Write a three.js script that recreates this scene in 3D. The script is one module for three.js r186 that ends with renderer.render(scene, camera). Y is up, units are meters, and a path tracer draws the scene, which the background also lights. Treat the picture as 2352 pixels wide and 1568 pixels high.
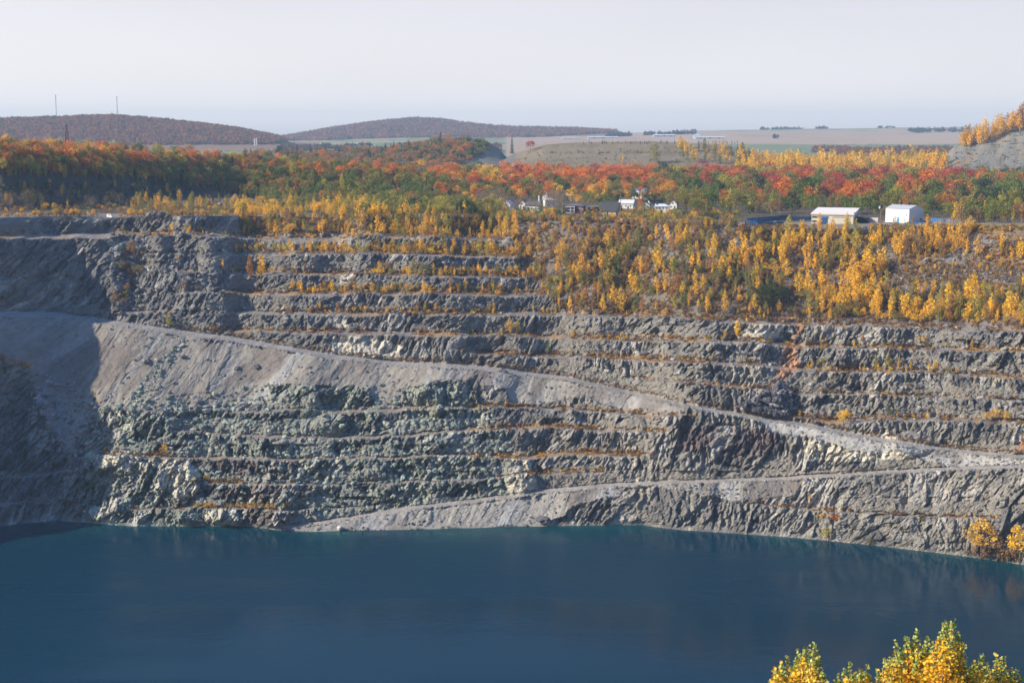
import * as THREE from 'three';
import { mergeGeometries } from 'three/addons/utils/BufferGeometryUtils.js';

// ------------------------------------------------------------------ camera, sky, sun, exposure
const scene = new THREE.Scene();
const EYE = 197, FOC = 1407, HZ = 130, PITCH = Math.atan((341 - HZ) / FOC);      // eye height over the water (m), focal length in pixels of a 1024 x 682 frame
const camera = new THREE.PerspectiveCamera(2 * Math.atan(341 / FOC) * 180 / Math.PI, 1024 / 682, 0.5, 40000);
camera.position.set(0, EYE, 0);
camera.rotation.x = -PITCH;
const renderer = new THREE.WebGLRenderer({ antialias: true });
renderer.setSize(1024, 682);
renderer.toneMapping = THREE.LinearToneMapping;
renderer.toneMappingExposure = 1.5;
renderer.shadowMap.enabled = true;

const SUN_AZ = 76 * Math.PI / 180, SUN_ALT = 32 * Math.PI / 180;                  // from the left, a touch behind the viewer
const sunDir = new THREE.Vector3(-Math.sin(SUN_AZ) * Math.cos(SUN_ALT), Math.sin(SUN_ALT), Math.cos(SUN_AZ) * Math.cos(SUN_ALT));
const sun = new THREE.DirectionalLight(new THREE.Color().setRGB(1, 0.87, 0.68), 4.9);
sun.name = 'sun';
sun.position.copy(sunDir).multiplyScalar(3000).add(new THREE.Vector3(0, 100, -1000));
sun.target.position.set(0, 100, -1000);
sun.castShadow = true;
Object.assign(sun.shadow.camera, { left: -1600, right: 1600, top: 1200, bottom: -1200, near: 10, far: 8000 });
sun.shadow.mapSize.set(4096, 4096);
sun.shadow.radius = 1.5;
scene.add(sun, sun.target);

scene.fog = new THREE.FogExp2(new THREE.Color().setRGB(0.5, 0.72, 1.0), 0.000072);

// ------------------------------------------------------------------ small tools
let seed = 7;
const rnd = () => { seed = (seed * 1664525 + 1013904223) >>> 0; return seed / 4294967296; };
const ru = (a, b) => a + (b - a) * rnd();
const pick = (list) => list[Math.floor(rnd() * list.length)];
const clamp = (v, a, b) => Math.max(a, Math.min(b, v)), lerp = (a, b, t) => a + (b - a) * t;
const smooth = (a, b, v) => { const t = clamp((v - a) / (b - a), 0, 1); return t * t * (3 - 2 * t); };
const h2 = (x, y, s) => { let h = Math.imul(x, 374761393) ^ Math.imul(y, 668265263) ^ Math.imul(s, 2147483647); h = Math.imul(h ^ (h >>> 13), 1274126177); h ^= h >>> 16; return (h >>> 0) / 4294967296; };
function vnoise(x, y, s = 0) { // value noise, -1..1
  const ix = Math.floor(x), iy = Math.floor(y), fx = x - ix, fy = y - iy, u = fx * fx * (3 - 2 * fx), v = fy * fy * (3 - 2 * fy);
  return lerp(lerp(h2(ix, iy, s), h2(ix + 1, iy, s), u), lerp(h2(ix, iy + 1, s), h2(ix + 1, iy + 1, s), u), v) * 2 - 1;
}
const fbm = (x, y, s, o = 4) => { let a = 0.5, t = 0; for (let i = 0; i < o; i++) { t += a * vnoise(x, y, s + i * 17); x *= 2.03; y *= 2.03; a *= 0.5; } return t; };
const ridge = (x, y, s, o = 3) => { let a = 0.55, t = 0; for (let i = 0; i < o; i++) { t += a * (1 - 2 * Math.abs(vnoise(x, y, s + i * 31))); x *= 2.1; y *= 2.1; a *= 0.5; } return t; };
function facets(x, y, s) { // rock blocks: each cell is a tilted plane with its own height
  const ix = Math.floor(x), iy = Math.floor(y); let best = 9, second = 9, val = 0;
  for (let j = -1; j <= 1; j++) for (let i = -1; i <= 1; i++) {
    const cx = ix + i, cy = iy + j, px = cx + h2(cx, cy, s), py = cy + h2(cx, cy, s + 1), dx = x - px, dy = y - py, d = dx * dx + dy * dy;
    if (d < best) { second = best; best = d; val = (h2(cx, cy, s + 2) - 0.5) * 1.1 + dx * (h2(cx, cy, s + 3) - 0.5) * 2.4 + dy * (h2(cx, cy, s + 4) - 0.5) * 1.2; } else if (d < second) second = d;
  }
  const edge = Math.sqrt(second) - Math.sqrt(best);
  return val - (edge < 0.09 ? (0.09 - edge) * 5 : 0);
}
function block(x, y, s) { // a tone for each block of the same pattern
  const ix = Math.floor(x), iy = Math.floor(y); let best = 9, val = 0;
  for (let j = -1; j <= 1; j++) for (let i = -1; i <= 1; i++) { const cx = ix + i, cy = iy + j, dx = x - cx - h2(cx, cy, s), dy = y - cy - h2(cx, cy, s + 1), d = dx * dx + dy * dy; if (d < best) { best = d; val = h2(cx, cy, s + 5); } }
  return val;
}
const poly = (pts) => (x) => { // y of a polyline at x, ends held
  if (x <= pts[0][0]) return pts[0][1];
  for (let i = 1; i < pts.length; i++) if (x <= pts[i][0]) { const [a, b] = pts[i - 1], [c, d] = pts[i]; return b + (d - b) * (x - a) / (c - a); }
  return pts[pts.length - 1][1];
};
const inside = (p, x, y) => { let r = false; for (let i = 0, j = p.length - 1; i < p.length; j = i++) if ((p[i][1] > y) !== (p[j][1] > y) && x < (p[j][0] - p[i][0]) * (y - p[i][1]) / (p[j][1] - p[i][1]) + p[i][0]) r = !r; return r; };
{ // a hazy clear sky: milky near the horizon, brighter and warmer towards the sun, blue overhead
  const W = 512, H = 256, data = new Float32Array(W * H * 4), d = new THREE.Vector3();
  for (let r = 0; r < H; r++) for (let c = 0; c < W; c++) {
    const up = ((r + 0.5) / H - 0.5) * Math.PI, az = ((c + 0.5) / W - 0.5) * 2 * Math.PI;
    d.set(Math.cos(az) * Math.cos(up), Math.sin(up), Math.sin(az) * Math.cos(up));
    const e = Math.max(0, d.y), cosSun = d.dot(sunDir);
    const k = 1 - Math.exp(-Math.pow(e * 3.8, 1.5)), near = Math.pow(Math.max(0, cosSun * 0.5 + 0.5), 2.2), glow = Math.pow(Math.max(0, cosSun), 24) * 0.9;
    const veil = 1 + 0.05 * fbm(az * 5, up * 30, 990, 3), hz = [0.72 + 0.38 * near, 0.7 + 0.34 * near, 0.7 + 0.27 * near].map((v) => v * veil * 0.83), zen = [0.035, 0.15, 0.42];
    for (let i = 0; i < 3; i++) {
      let v = hz[i] * (1 - k) + zen[i] * k + glow * [1, 0.9, 0.75][i];
      if (d.y < 0) v = hz[i] * 0.7;
      data[(r * W + c) * 4 + i] = v;
    }
    data[(r * W + c) * 4 + 3] = 1;
  }
  const sky = new THREE.DataTexture(data, W, H, THREE.RGBAFormat, THREE.FloatType);
  sky.mapping = THREE.EquirectangularReflectionMapping; sky.magFilter = sky.minFilter = THREE.LinearFilter; sky.needsUpdate = true;
  scene.background = sky; scene.environment = sky;
}
const used = new Map();
function numbered(name) { const n = used.get(name) ?? 0; used.set(name, n + 1); return n ? name + '_' + String(n).padStart(3, '0') : name; }
const cast = (o) => o.traverse((m) => { if (m.isMesh) { m.castShadow = true; m.receiveShadow = true; } });
function tag(o, label, category, group) { o.userData = { label, category }; if (group) o.userData.group = group; return o; }
function thing(name, label, category, p, turn = 0, group) { const o = new THREE.Group(); o.name = numbered(name); o.position.copy(p); o.rotation.y = turn; tag(o, label, category, group); scene.add(o); return o; }
function part(name, geo, mat, parent) { const m = new THREE.Mesh(geo.isBufferGeometry ? geo : mergeGeometries(geo.map((g) => g.index ? g.toNonIndexed() : g)), mat); m.name = name; m.castShadow = m.receiveShadow = true; parent.add(m); return m; }
function structure(name, geo, mat) { const m = part(numbered(name), geo, mat, scene); m.userData.kind = 'structure'; return m; }
const bx = (w, h, d, x = 0, y = 0, z = 0, ry = 0) => { const g = new THREE.BoxGeometry(w, h, d); if (ry) g.rotateY(ry); return g.translate(x, y, z); };
const cyl = (r0, r1, h, x, y, z, n = 8) => new THREE.CylinderGeometry(r0, r1, h, n).translate(x, y, z);
function bar(a, b, r0, r1 = r0, n = 5) { const A = new THREE.Vector3(...a), B = new THREE.Vector3(...b), d = B.clone().sub(A), g = new THREE.CylinderGeometry(r1, r0, d.length(), n); g.translate(0, d.length() / 2, 0); g.applyQuaternion(new THREE.Quaternion().setFromUnitVectors(new THREE.Vector3(0, 1, 0), d.normalize())); return g.translate(...a); }
const rgb = (r, g, b) => new THREE.Color().setRGB(r, g, b);
const matte = (r, g, b, rough = 0.9, extra = {}) => new THREE.MeshStandardMaterial({ color: rgb(r, g, b), roughness: rough, ...extra });

// Photograph coordinates: F is the 2352-pixel-wide view of the photograph, K turns it into render pixels.
const K = 1024 / 2352, CP = Math.cos(PITCH), SP = Math.sin(PITCH);
function rayF(xF, yF) { const a = (xF * K - 512) / FOC, b = -(yF * K - 341) / FOC, dy = b * CP - SP, dz = -(CP + b * SP); return [a / -dz, dy / -dz]; } // sideways and upward per metre ahead
const atF = (xF, yF, Z) => { const [dx, dy] = rayF(xF, yF); return new THREE.Vector3(dx * Z, EYE + dy * Z, -Z); };
function toF(p) { const zc = -p.z * CP - (p.y - EYE) * SP, yc = (p.y - EYE) * CP - p.z * SP * -1 * -1; const up = (p.y - EYE) * CP + -p.z * SP; return [(512 + FOC * p.x / zc) / K, (341 - FOC * up / zc) / K]; }

// ------------------------------------------------------------------ the pit wall
const WATER = poly([[-500, 1380], [-250, 1290], [-80, 1222], [0, 1203], [60, 1196], [130, 1191], [200, 1195], [300, 1203], [400, 1203], [560, 1203], [640, 1212], [720, 1216], [800, 1213], [950, 1211], [1200, 1204], [1470, 1200], [1560, 1212], [1750, 1224], [1900, 1236], [2050, 1252], [2200, 1270], [2352, 1292], [2600, 1330]]);
const RIM = poly([[-500, 520], [0, 503], [130, 499], [250, 500], [330, 495], [550, 495], [850, 500], [1100, 500], [1400, 508], [1700, 516], [2000, 518], [2352, 518], [2600, 518]]);
// level strips: [points, height in the picture, kind]
const STRIPS = [
  { p: [[-500, 540], [0, 536], [250, 533], [450, 530], [560, 540], [700, 541], [870, 535], [1050, 540], [1180, 542]], th: 9, k: 'ledge', a: [-500, 1180] },
  { p: [[530, 574], [700, 576], [900, 576], [1100, 580], [1200, 582]], th: 8, k: 'ledge', a: [255, 1220] },
  { p: [[520, 621], [700, 622], [900, 626], [1200, 631]], th: 7, k: 'ledge', a: [255, 1250] },
  { p: [[510, 667], [800, 667], [1000, 668], [1250, 672]], th: 8, k: 'ledge', a: [255, 1290] },
  { p: [[500, 711], [700, 712], [900, 714], [1100, 716], [1300, 716], [1500, 722], [1700, 731], [1850, 739], [2100, 747], [2352, 755], [2700, 765]], th: 8, k: 'ledge', a: [255, 2700] },
  { p: [[480, 752], [700, 757], [900, 760], [1100, 764], [1300, 769], [1500, 777], [1700, 775], [1840, 790], [2100, 795], [2352, 800], [2700, 806]], th: 8, k: 'ledge', a: [480, 2700] },
  { p: [[1040, 806], [1150, 807], [1300, 812], [1500, 820], [1750, 832], [1850, 845], [2100, 849], [2352, 860], [2700, 872]], th: 8, k: 'ledge', a: [1060, 2700] },
  { p: [[1450, 862], [1560, 876], [1700, 884], [1850, 898], [2100, 906], [2352, 915], [2700, 925]], th: 5, k: 'ledge', a: [1450, 2700] },
  { p: [[1750, 940], [1900, 958], [2100, 954], [2352, 966], [2700, 975]], th: 9, k: 'ledge', a: [1790, 2700] },
  { p: [[-500, 700], [-150, 713], [0, 714], [130, 716], [260, 734], [400, 754], [500, 766], [620, 786], [760, 810], [900, 827], [1050, 833], [1180, 846], [1300, 862], [1400, 884], [1530, 914], [1650, 938], [1800, 961], [2000, 998], [2200, 1029], [2352, 1042], [2700, 1050]], th: 12, k: 'roadA', a: [-500, 2700] },
  { p: [[230, 936], [420, 937], [640, 937], [830, 936], [920, 934], [1100, 929], [1300, 934], [1450, 944], [1580, 952]], th: 7, k: 'ledge', a: [230, 1600] },
  { p: [[225, 978], [420, 986], [600, 996], [700, 1000], [830, 998], [950, 992], [1100, 979], [1300, 977], [1440, 984], [1560, 990]], th: 8, k: 'ledge', a: [380, 1540] },
  { p: [[200, 1032], [430, 1047], [700, 1050], [900, 1045], [1000, 1040], [1200, 1044], [1330, 1035], [1500, 1040]], th: 8, k: 'ledge', a: [200, 1500] },
  { p: [[190, 1078], [300, 1092], [440, 1101], [550, 1105], [800, 1107], [930, 1103], [1100, 1096], [1210, 1083], [1390, 1078]], th: 6, k: 'ledge', a: [430, 1395] },
  { p: [[-500, 1175], [0, 1092], [190, 1080]], th: 4, k: 'ledge', a: [-500, 190] },
  { p: [[-500, 1250], [0, 1152], [200, 1150]], th: 4, k: 'ledge', a: [-500, 170] },
  { p: [[270, 1166], [440, 1160], [660, 1163], [800, 1160], [880, 1158]], th: 6, k: 'ledge', a: [270, 880] },
  { p: [[640, 1206], [760, 1190], [880, 1170], [1000, 1154], [1150, 1137], [1250, 1121], [1400, 1107], [1560, 1100], [1800, 1092], [2000, 1080], [2150, 1071], [2352, 1063], [2700, 1064]], th: 11, k: 'roadB', a: [640, 2700] },
  { p: [[1700, 1150], [1900, 1170], [2100, 1180], [2352, 1190]], th: 4, k: 'ledge', a: [1720, 2300] },
].map((s, i) => ({ ...s, y: poly(s.p), id: i }));
const TALUS = [
  [[150, 727], [260, 742], [400, 768], [540, 790], [640, 806], [800, 822], [950, 836], [1110, 843], [1080, 872], [1010, 880], [940, 884], [905, 950], [880, 962], [850, 890], [620, 880], [612, 936], [400, 938], [235, 935], [215, 890], [165, 790]],
  [[1080, 845], [1200, 856], [1320, 876], [1450, 902], [1560, 922], [1700, 952], [1850, 974], [2000, 1008], [2200, 1042], [2352, 1056], [2352, 1066], [2150, 1062], [2060, 1042], [1950, 1032], [1850, 1002], [1790, 1000], [1740, 962], [1650, 950], [1600, 935], [1550, 948], [1450, 942], [1380, 925], [1330, 905], [1260, 925], [1180, 928], [1170, 890], [1100, 880]],
  [[640, 1214], [800, 1187], [1000, 1165], [1200, 1142], [1330, 1124], [1420, 1116], [1425, 1140], [1330, 1160], [1300, 1180], [1250, 1206], [1000, 1214], [720, 1220]],
  [[1420, 1116], [1560, 1110], [1700, 1105], [1860, 1098], [1840, 1120], [1800, 1140], [1700, 1150], [1560, 1124]],
  [[1940, 1000], [2352, 1056], [2600, 1064], [2600, 1070], [2352, 1068], [2180, 1072]],
  [[-500, 640], [0, 728], [150, 727], [165, 790], [215, 890], [225, 940], [160, 1060], [100, 960], [60, 840], [-500, 760]],
];
const GREENISH = [[200, 938], [600, 880], [860, 884], [940, 872], [1060, 870], [1110, 925], [1150, 985], [1180, 1040], [1240, 1135], [880, 1168], [640, 1206], [180, 1206], [190, 1050]];
const BROWNISH = [[[430, 1052], [690, 1056], [660, 1104], [420, 1100]], [[430, 1104], [800, 1110], [640, 1160], [430, 1158]], [[550, 1168], [690, 1168], [670, 1206], [550, 1206]], [[1560, 985], [1780, 985], [1780, 1050], [1560, 1040]]];
const PALE = [[[360, 1060], [430, 1052], [470, 1085], [465, 1130], [425, 1156], [395, 1140], [370, 1110]], [[195, 1040], [260, 1030], [380, 1055], [345, 1080], [330, 1100], [270, 1078], [215, 1075]], [[480, 1170], [552, 1170], [552, 1206], [520, 1206], [480, 1190]], [[200, 1165], [255, 1165], [270, 1203], [210, 1203]], [[245, 545], [275, 560], [285, 600], [330, 605], [325, 622], [262, 612]], [[760, 775], [830, 770], [920, 790], [915, 815], [830, 822], [750, 812]], [[1700, 742], [1790, 735], [1800, 778], [1705, 778]], [[460, 620], [480, 620], [470, 640]], [[1160, 1040], [1215, 1050], [1235, 1130], [1160, 1130]], [[780, 626], [805, 626], [800, 655], [782, 655]], [[755, 735], [790, 728], [800, 752], [765, 754]], [[2030, 990], [2190, 1040], [2050, 1060], [1850, 1060], [1830, 1010]]];
const RUST = [[[1812, 785], [1850, 785], [1838, 830], [1800, 880], [1765, 920], [1760, 905], [1790, 850]], [[2340, 1000], [2380, 1000], [2330, 1040], [2320, 1035]], [[1830, 740], [1856, 740], [1845, 780], [1822, 785]]];
const VEG = [[550, 496], [2700, 518], [2700, 755], [2352, 752], [2100, 745], [1850, 737], [1700, 728], [1500, 720], [1290, 714], [1240, 660], [1190, 600], [1180, 545], [870, 534], [550, 540]];
const RUBBLE = [[250, 536], [520, 530], [540, 600], [500, 745], [300, 740], [250, 690]];
const DARKHEAP = [[1790, 880], [1822, 905], [1812, 955], [1770, 955], [1690, 935], [1740, 910]];
const KNOBS = [[405, 1105, 58, 56, 6], [262, 1058, 66, 34, 5], [1195, 1090, 38, 56, 7], [515, 1190, 42, 24, 6], [975, 906, 42, 30, 6], [232, 1186, 34, 24, 6], [425, 1186, 30, 24, 7], [700, 910, 60, 26, 4], [620, 1020, 50, 24, 4], [760, 970, 46, 26, 5], [1010, 1015, 40, 24, 4], [860, 1075, 50, 26, 4], [300, 580, 40, 34, 6], [430, 640, 44, 40, 5], [1440, 980, 46, 40, 5], [1950, 820, 60, 24, 4], [2090, 1020, 60, 30, 5]];
const GULLY = [[1585, 930], [1600, 960], [1580, 1010], [1555, 1060], [1540, 1050], [1560, 1000], [1575, 960]];

const X0 = -360, X1 = 2600, NC = 1650, NR = 470;
const wall = { pos: new Float32Array((NC + 1) * (NR + 1) * 3), zone: new Uint8Array((NC + 1) * (NR + 1)), col: new Float32Array((NC + 1) * (NR + 1) * 3), rough: new Float32Array((NC + 1) * (NR + 1)) };
const ZONES = ['rock', 'ledge', 'roadA', 'roadB', 'talus', 'veg', 'rubble'];
const wi = (c, r) => c * (NR + 1) + r;
function zoneAt(x, y, ys) { // which kind of ground lies at a point of the photograph
  for (const s of STRIPS) {
    if (x < s.a[0] || x > s.a[1]) continue;
    const top = ys[s.id];
    if (y >= top && y <= top + ys[s.id + 32]) return s.k;
  }
  const wx = x + fbm(x / 26, y / 26, 5, 3) * 16, wy = y + fbm(x / 26, y / 26, 9, 3) * 10;
  for (const t of TALUS) if (inside(t, wx, wy)) return 'talus';
  if (inside(VEG, wx, wy)) return 'veg';
  if (inside(RUBBLE, wx, wy)) return 'rubble';
  return 'rock';
}
function slopeOf(zone, x, y) {
  const n = fbm(x / 60, y / 60, 21, 2) * 0.12;
  switch (zone) {
    case 'ledge': return 0.03;
    case 'roadA': case 'roadB': return 0.01;
    case 'talus': return lerp(0.95, 0.74, smooth(-100, 180, x));
    case 'veg': return 0.6 + n;
    case 'rubble': return 0.95 + n;
    default: {
      let s = 1.75 + n;
      if (x < 250) s = y > 720 ? lerp(1.4, 0.85, smooth(-60, 225, x)) : lerp(1.38, 1.0, smooth(-40, 250, x));
      if (inside(GREENISH, x, y)) s = Math.min(s, 1.25);
      return s;
    }
  }
}
{ // row by row from the waterline up: each kind of ground rises at its own angle, and neighbouring columns even out as they climb
  const cols = [], Zs = new Float64Array(NC + 1), Hs = new Float64Array(NC + 1), tmp = new Float64Array(NC + 1);
  for (let c = 0; c <= NC; c++) {
    const x = lerp(X0, X1, c / NC), yw = WATER(x) + 4, yr = RIM(x), ys = [];
    for (const s of STRIPS) {
      const road = s.k !== 'ledge', end = Math.min(x - s.a[0], s.a[1] - x), w = fbm(x / 45, s.id * 7.3, 40 + s.id, 3);
      ys[s.id] = s.y(x) + (road ? w * 2.5 : w * 7 + vnoise(x / 8, s.id, 3) * 1.2);
      ys[s.id + 32] = Math.max(0, s.th * (road ? lerp(1.05, 0.8, smooth(300, 2000, x)) : 1.05 + 0.4 * vnoise(x / 60, s.id * 3.1, 77)) * smooth(0, 40, end)) * (s.k === 'ledge' && x > 250 && x < 530 && s.y(x) < 760 ? (s.id === 0 ? 1 : 0.75 * smooth(-0.15, 0.2, fbm(x / 30, s.id * 5.7, 64, 2))) : 1);
    }
    cols.push({ x, yw, yr, ys }); Zs[c] = EYE / -rayF(x, yw)[1]; Hs[c] = 0;
  }
  for (let r = 0; r <= NR; r++) {
    for (let c = 0; c <= NC; c++) {
      const { x, yw, yr, ys } = cols[c], y = lerp(yw, yr, r / NR), zone = zoneAt(x, y, ys), [, t2] = rayF(x, y);
      wall.zone[wi(c, r)] = ZONES.indexOf(zone);
      if (r) { const s = slopeOf(zone, x, y); Zs[c] += (Zs[c] * t2 - Hs[c] + EYE) / (s - t2); }
    }
    for (let pass = 0; pass < (r ? 2 : 4); pass++) { for (let c = 0; c <= NC; c++) tmp[c] = Zs[clamp(c - 2, 0, NC)] * 0.15 + Zs[clamp(c - 1, 0, NC)] * 0.2 + Zs[c] * 0.3 + Zs[clamp(c + 1, 0, NC)] * 0.2 + Zs[clamp(c + 2, 0, NC)] * 0.15; Zs.set(tmp); }
    for (let c = 0; c <= NC; c++) {
      const { x, yw, yr } = cols[c], [dx, dy] = rayF(x, lerp(yw, yr, r / NR)), i = wi(c, r) * 3;
      Hs[c] = EYE + dy * Zs[c];
      wall.pos[i] = dx * Zs[c]; wall.pos[i + 1] = Hs[c]; wall.pos[i + 2] = -Zs[c];
    }
  }
}
const soft = { rock: 1, ledge: 0.1, roadA: 0.03, roadB: 0.03, talus: 0.16, veg: 0.22, rubble: 0.75 };
{ // relief: leaning slabs, blocks and cracks on rock; ruts and lobes on loose slopes
  const base = wall.pos.slice(), amp = new Float32Array((NC + 1) * (NR + 1));
  for (let c = 0; c <= NC; c++) for (let r = 0; r <= NR; r++) amp[wi(c, r)] = soft[ZONES[wall.zone[wi(c, r)]]];
  const blur = new Float32Array(amp.length), half = new Float32Array(amp.length);
  for (let c = 0; c <= NC; c++) for (let r = 0; r <= NR; r++) { let t = 0; for (let k = -2; k <= 2; k++) t += amp[wi(c, clamp(r + k, 0, NR))]; half[wi(c, r)] = t / 5; }
  for (let c = 0; c <= NC; c++) for (let r = 0; r <= NR; r++) { let t = 0; for (let k = -4; k <= 4; k++) t += half[wi(clamp(c + k, 0, NC), r)]; blur[wi(c, r)] = t / 9; }
  for (let c = 0; c <= NC; c++) for (let r = 0; r <= NR; r++) {
    const i = wi(c, r), x = base[i * 3], y = base[i * 3 + 1], xF = lerp(X0, X1, c / NC), yF = lerp(WATER(xF) + 4, RIM(xF), r / NR), a = blur[i], zone = ZONES[wall.zone[i]];
    const lean = x + y * -0.55 + fbm(x / 40, y / 40, 300, 2) * 14;                                     // fractures run down to the left
    let below = 99; for (const q of STRIPS) if (xF > q.a[0] && xF < q.a[1]) { const g = q.y(xF) - yF; if (g > -2 && g < below) below = g; }
    const heap = fbm(x / 17, below * 0.01 + Math.floor(yF / 60), 341, 3), apron = zone === 'rock' || zone === 'rubble' ? smooth(6, -8, below - 17 - heap * 62 + fbm(x / 5, y / 5, 343, 2) * 9) : 0;
    let d = 0;
    const green = inside(GREENISH, xF + fbm(x / 30, y / 30, 71) * 20, yF) ? 1 : 0, loose = zone === 'talus' || zone[0] === 'r' && zone[1] === 'o' && zone[2] === 'a' && zone !== 'rock';
    const blockY = green ? 11 : 16, blockX = green ? 12 : 7.5, tw = fbm(x / 13, y / 13, 435, 2) * 1.6, fine = xF > 1350 && yF > 700 ? 0.72 : 0.88, lt = (lean + tw) / fine, yy = (y + x * 0.3) / fine;
    if (a > 0.02) {
      d = 2.6 * facets(lean / (blockX * 2.3), y / (blockY * 2.2), 400) + 2.5 * fine * facets(lt / blockX, yy / blockY, 410) + 2.3 * fine * facets(lt / 3.6, yy / 7, 420) + 1.3 * fine * facets(lt / 1.9, yy / 3.2, 425);
      d += green ? 2.6 * facets((x + tw) / 5.4, (y - tw) / 4.6, 450) + 1.5 * facets(x / 2.3, y / 2, 455) : 1.1 * ridge(lt / 4.2, y / 19, 430, 3) * (0.5 + 0.8 * smooth(-0.2, 0.3, fbm(x / 50, y / 40, 436, 2)));
      d *= a * (yF < 900 && xF < 1300 ? 0.8 : xF > 1400 && yF > 1080 ? 0.72 : 1) * (1 - 0.82 * apron); d += apron * (1.2 + 0.8 * facets(x / 2, y / 1.8, 346) + 0.8 * fbm(x / 6, y / 9, 347, 2));
    }
    if (zone === 'talus') d += (1 - a) * (fbm(lean / 14, y / 70, 320, 3) * 2.8 + fbm(x / 3.2, y / 3.2, 325, 2) * 0.7 + 0.8 * ridge(lean / 9, y / 90, 328, 2) + 3 * fbm(lean / 38, y / 110, 327, 2));
    else if (a < 0.2) d += 0.25 * fbm(x / 7, y / 2, 326, 2);
    d += 4.5 * fbm(x / 60, y / 75, 440, 2) * clamp(0.35 + a, 0, 1);
    if (xF > 1350 && yF > 830 && a > 0.4) { const m = smooth(0.02, 0.25, fbm(x / 45, y / 22, 348, 3)) * smooth(1350, 1500, xF); if (m > 0) d += m * (1 - apron) * (0.95 * Math.abs(Math.sin((x + y * 0.12) * 0.95)) - 0.5); } // half barrels of blast holes
    for (const [kx, ky, rx, ry, kh] of KNOBS) { const q = ((xF - kx) / rx) ** 2 + ((yF - ky) / ry) ** 2; if (q < 1) d += kh * Math.pow(1 - q, 0.7); }
    if (inside(GULLY, xF, yF)) d -= 3.5;
    if (inside(DARKHEAP, xF, yF)) d += 2.2 * facets(x / 3, y / 2.4, 470) + 3;
    d *= smooth(0, 12, r) * 0.9 + 0.1;
    d *= smooth(0, 8, NR - r);
    const f = 1 - d / -base[i * 3 + 2];                                                                  // towards the middle of the pit
    wall.pos[i * 3] = x * f; wall.pos[i * 3 + 2] = base[i * 3 + 2] * f;
    wall.pos[i * 3 + 1] = y + d * 0.25 * (a > 0.3 ? 1 : 0.3);
    // what the ground is made of
    const n1 = fbm(x / 22, y / 22, 500, 4), n2 = fbm(lean / 6, y / 18, 510, 3), n3 = vnoise(x / 1.3, y / 1.3, 520);
    let C = [0.128, 0.128, 0.127];
    const mix = (B, t) => { C = C.map((v, k) => lerp(v, B[k], clamp(t, 0, 1))); };
    mix([0.156, 0.139, 0.119], n1 * 1.2 + 0.2);
    const wx = xF + fbm(x / 16, y / 16, 530, 3) * 24, wy = yF + fbm(x / 16, y / 16, 540, 3) * 14;
    if (xF > 1050 && yF > 720) mix([0.2, 0.19, 0.168], 0.55 + n2 * 0.9);
    if (xF > 1400 && yF > 1060) mix([0.245, 0.232, 0.205], 0.55 + n1);
    if (inside(GREENISH, wx, wy)) { mix([0.19, 0.212, 0.178], 0.88); mix([0.37, 0.4, 0.32], n2 * 1.9 - 0.05); }
    for (const b of BROWNISH) if (inside(b, wx, wy)) mix([0.115, 0.082, 0.078], 0.8);
    mix([0.32, 0.31, 0.29], smooth(0.12, 0.45, n2 + n1 * 0.5) * 0.75); mix([0.085, 0.085, 0.095], smooth(0.1, 0.4, -n2 - n1 * 0.4) * 0.6);
    if (apron > 0) mix(green ? [0.2, 0.205, 0.18] : xF > 1300 ? [0.18, 0.168, 0.148] : [0.15, 0.143, 0.13], apron * 0.85);
    for (const b of PALE) if (inside(b, wx, wy)) mix([0.47, 0.44, 0.36], 0.9);
    if (zone === 'talus') { C = xF < 1000 && yF < 1100 ? [0.205, 0.19, 0.166] : xF > 1400 && yF < 1070 ? [0.275, 0.27, 0.25] : [0.235, 0.224, 0.2]; if (xF < 150) C = [0.17, 0.165, 0.16]; mix([0.15, 0.13, 0.115], n1 * 1.4); mix([0.31, 0.32, 0.33], fbm(lean / 11, y / 50, 550, 4) * 1.1 - 0.08); mix([0.115, 0.098, 0.088], smooth(0.12, 0.3, fbm(lean / 16, y / 22, 552, 4)) * 0.7); }
    if (zone === 'roadA' || zone === 'roadB') { C = [0.24, 0.22, 0.2]; mix([0.17, 0.155, 0.14], fbm(x / 20, yF / 2, 560, 3) * 1.5); }
    if (zone === 'ledge') { C = [0.17, 0.15, 0.135]; mix([0.25, 0.15, 0.06], smooth(-0.1, 0.3, fbm(x / 18, yF / 30, 570, 3)) * (yF < 900 || xF > 1080 ? 0.8 : 0.25)); }
    if (zone === 'veg') { C = [0.12, 0.1, 0.082]; mix([0.17, 0.11, 0.05], smooth(-0.05, 0.35, n1)); mix([0.13, 0.12, 0.12], smooth(0.05, 0.3, fbm(x / 15, y / 9, 580, 3))); }
    if (inside(DARKHEAP, xF, yF)) C = [0.07, 0.07, 0.08];
    for (const b of RUST) if (inside(b, wx + 4, wy)) mix([0.36, 0.19, 0.1], 0.85);
    const bt = apron < 0.5 && zone === 'rock' || zone === 'rubble' ? 0.62 + 0.5 * block(lt / 3.6, yy / 7, 420) + 0.26 * block(lt / 1.9, yy / 3.2, 425) : 1; const g = bt * (1 + n3 * 0.17) * (zone === 'rock' || zone === 'rubble' ? 1.5 : 1.25);
    for (let k = 0; k < 3; k++) wall.col[i * 3 + k] = C[k] * g;
  }
}
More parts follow.
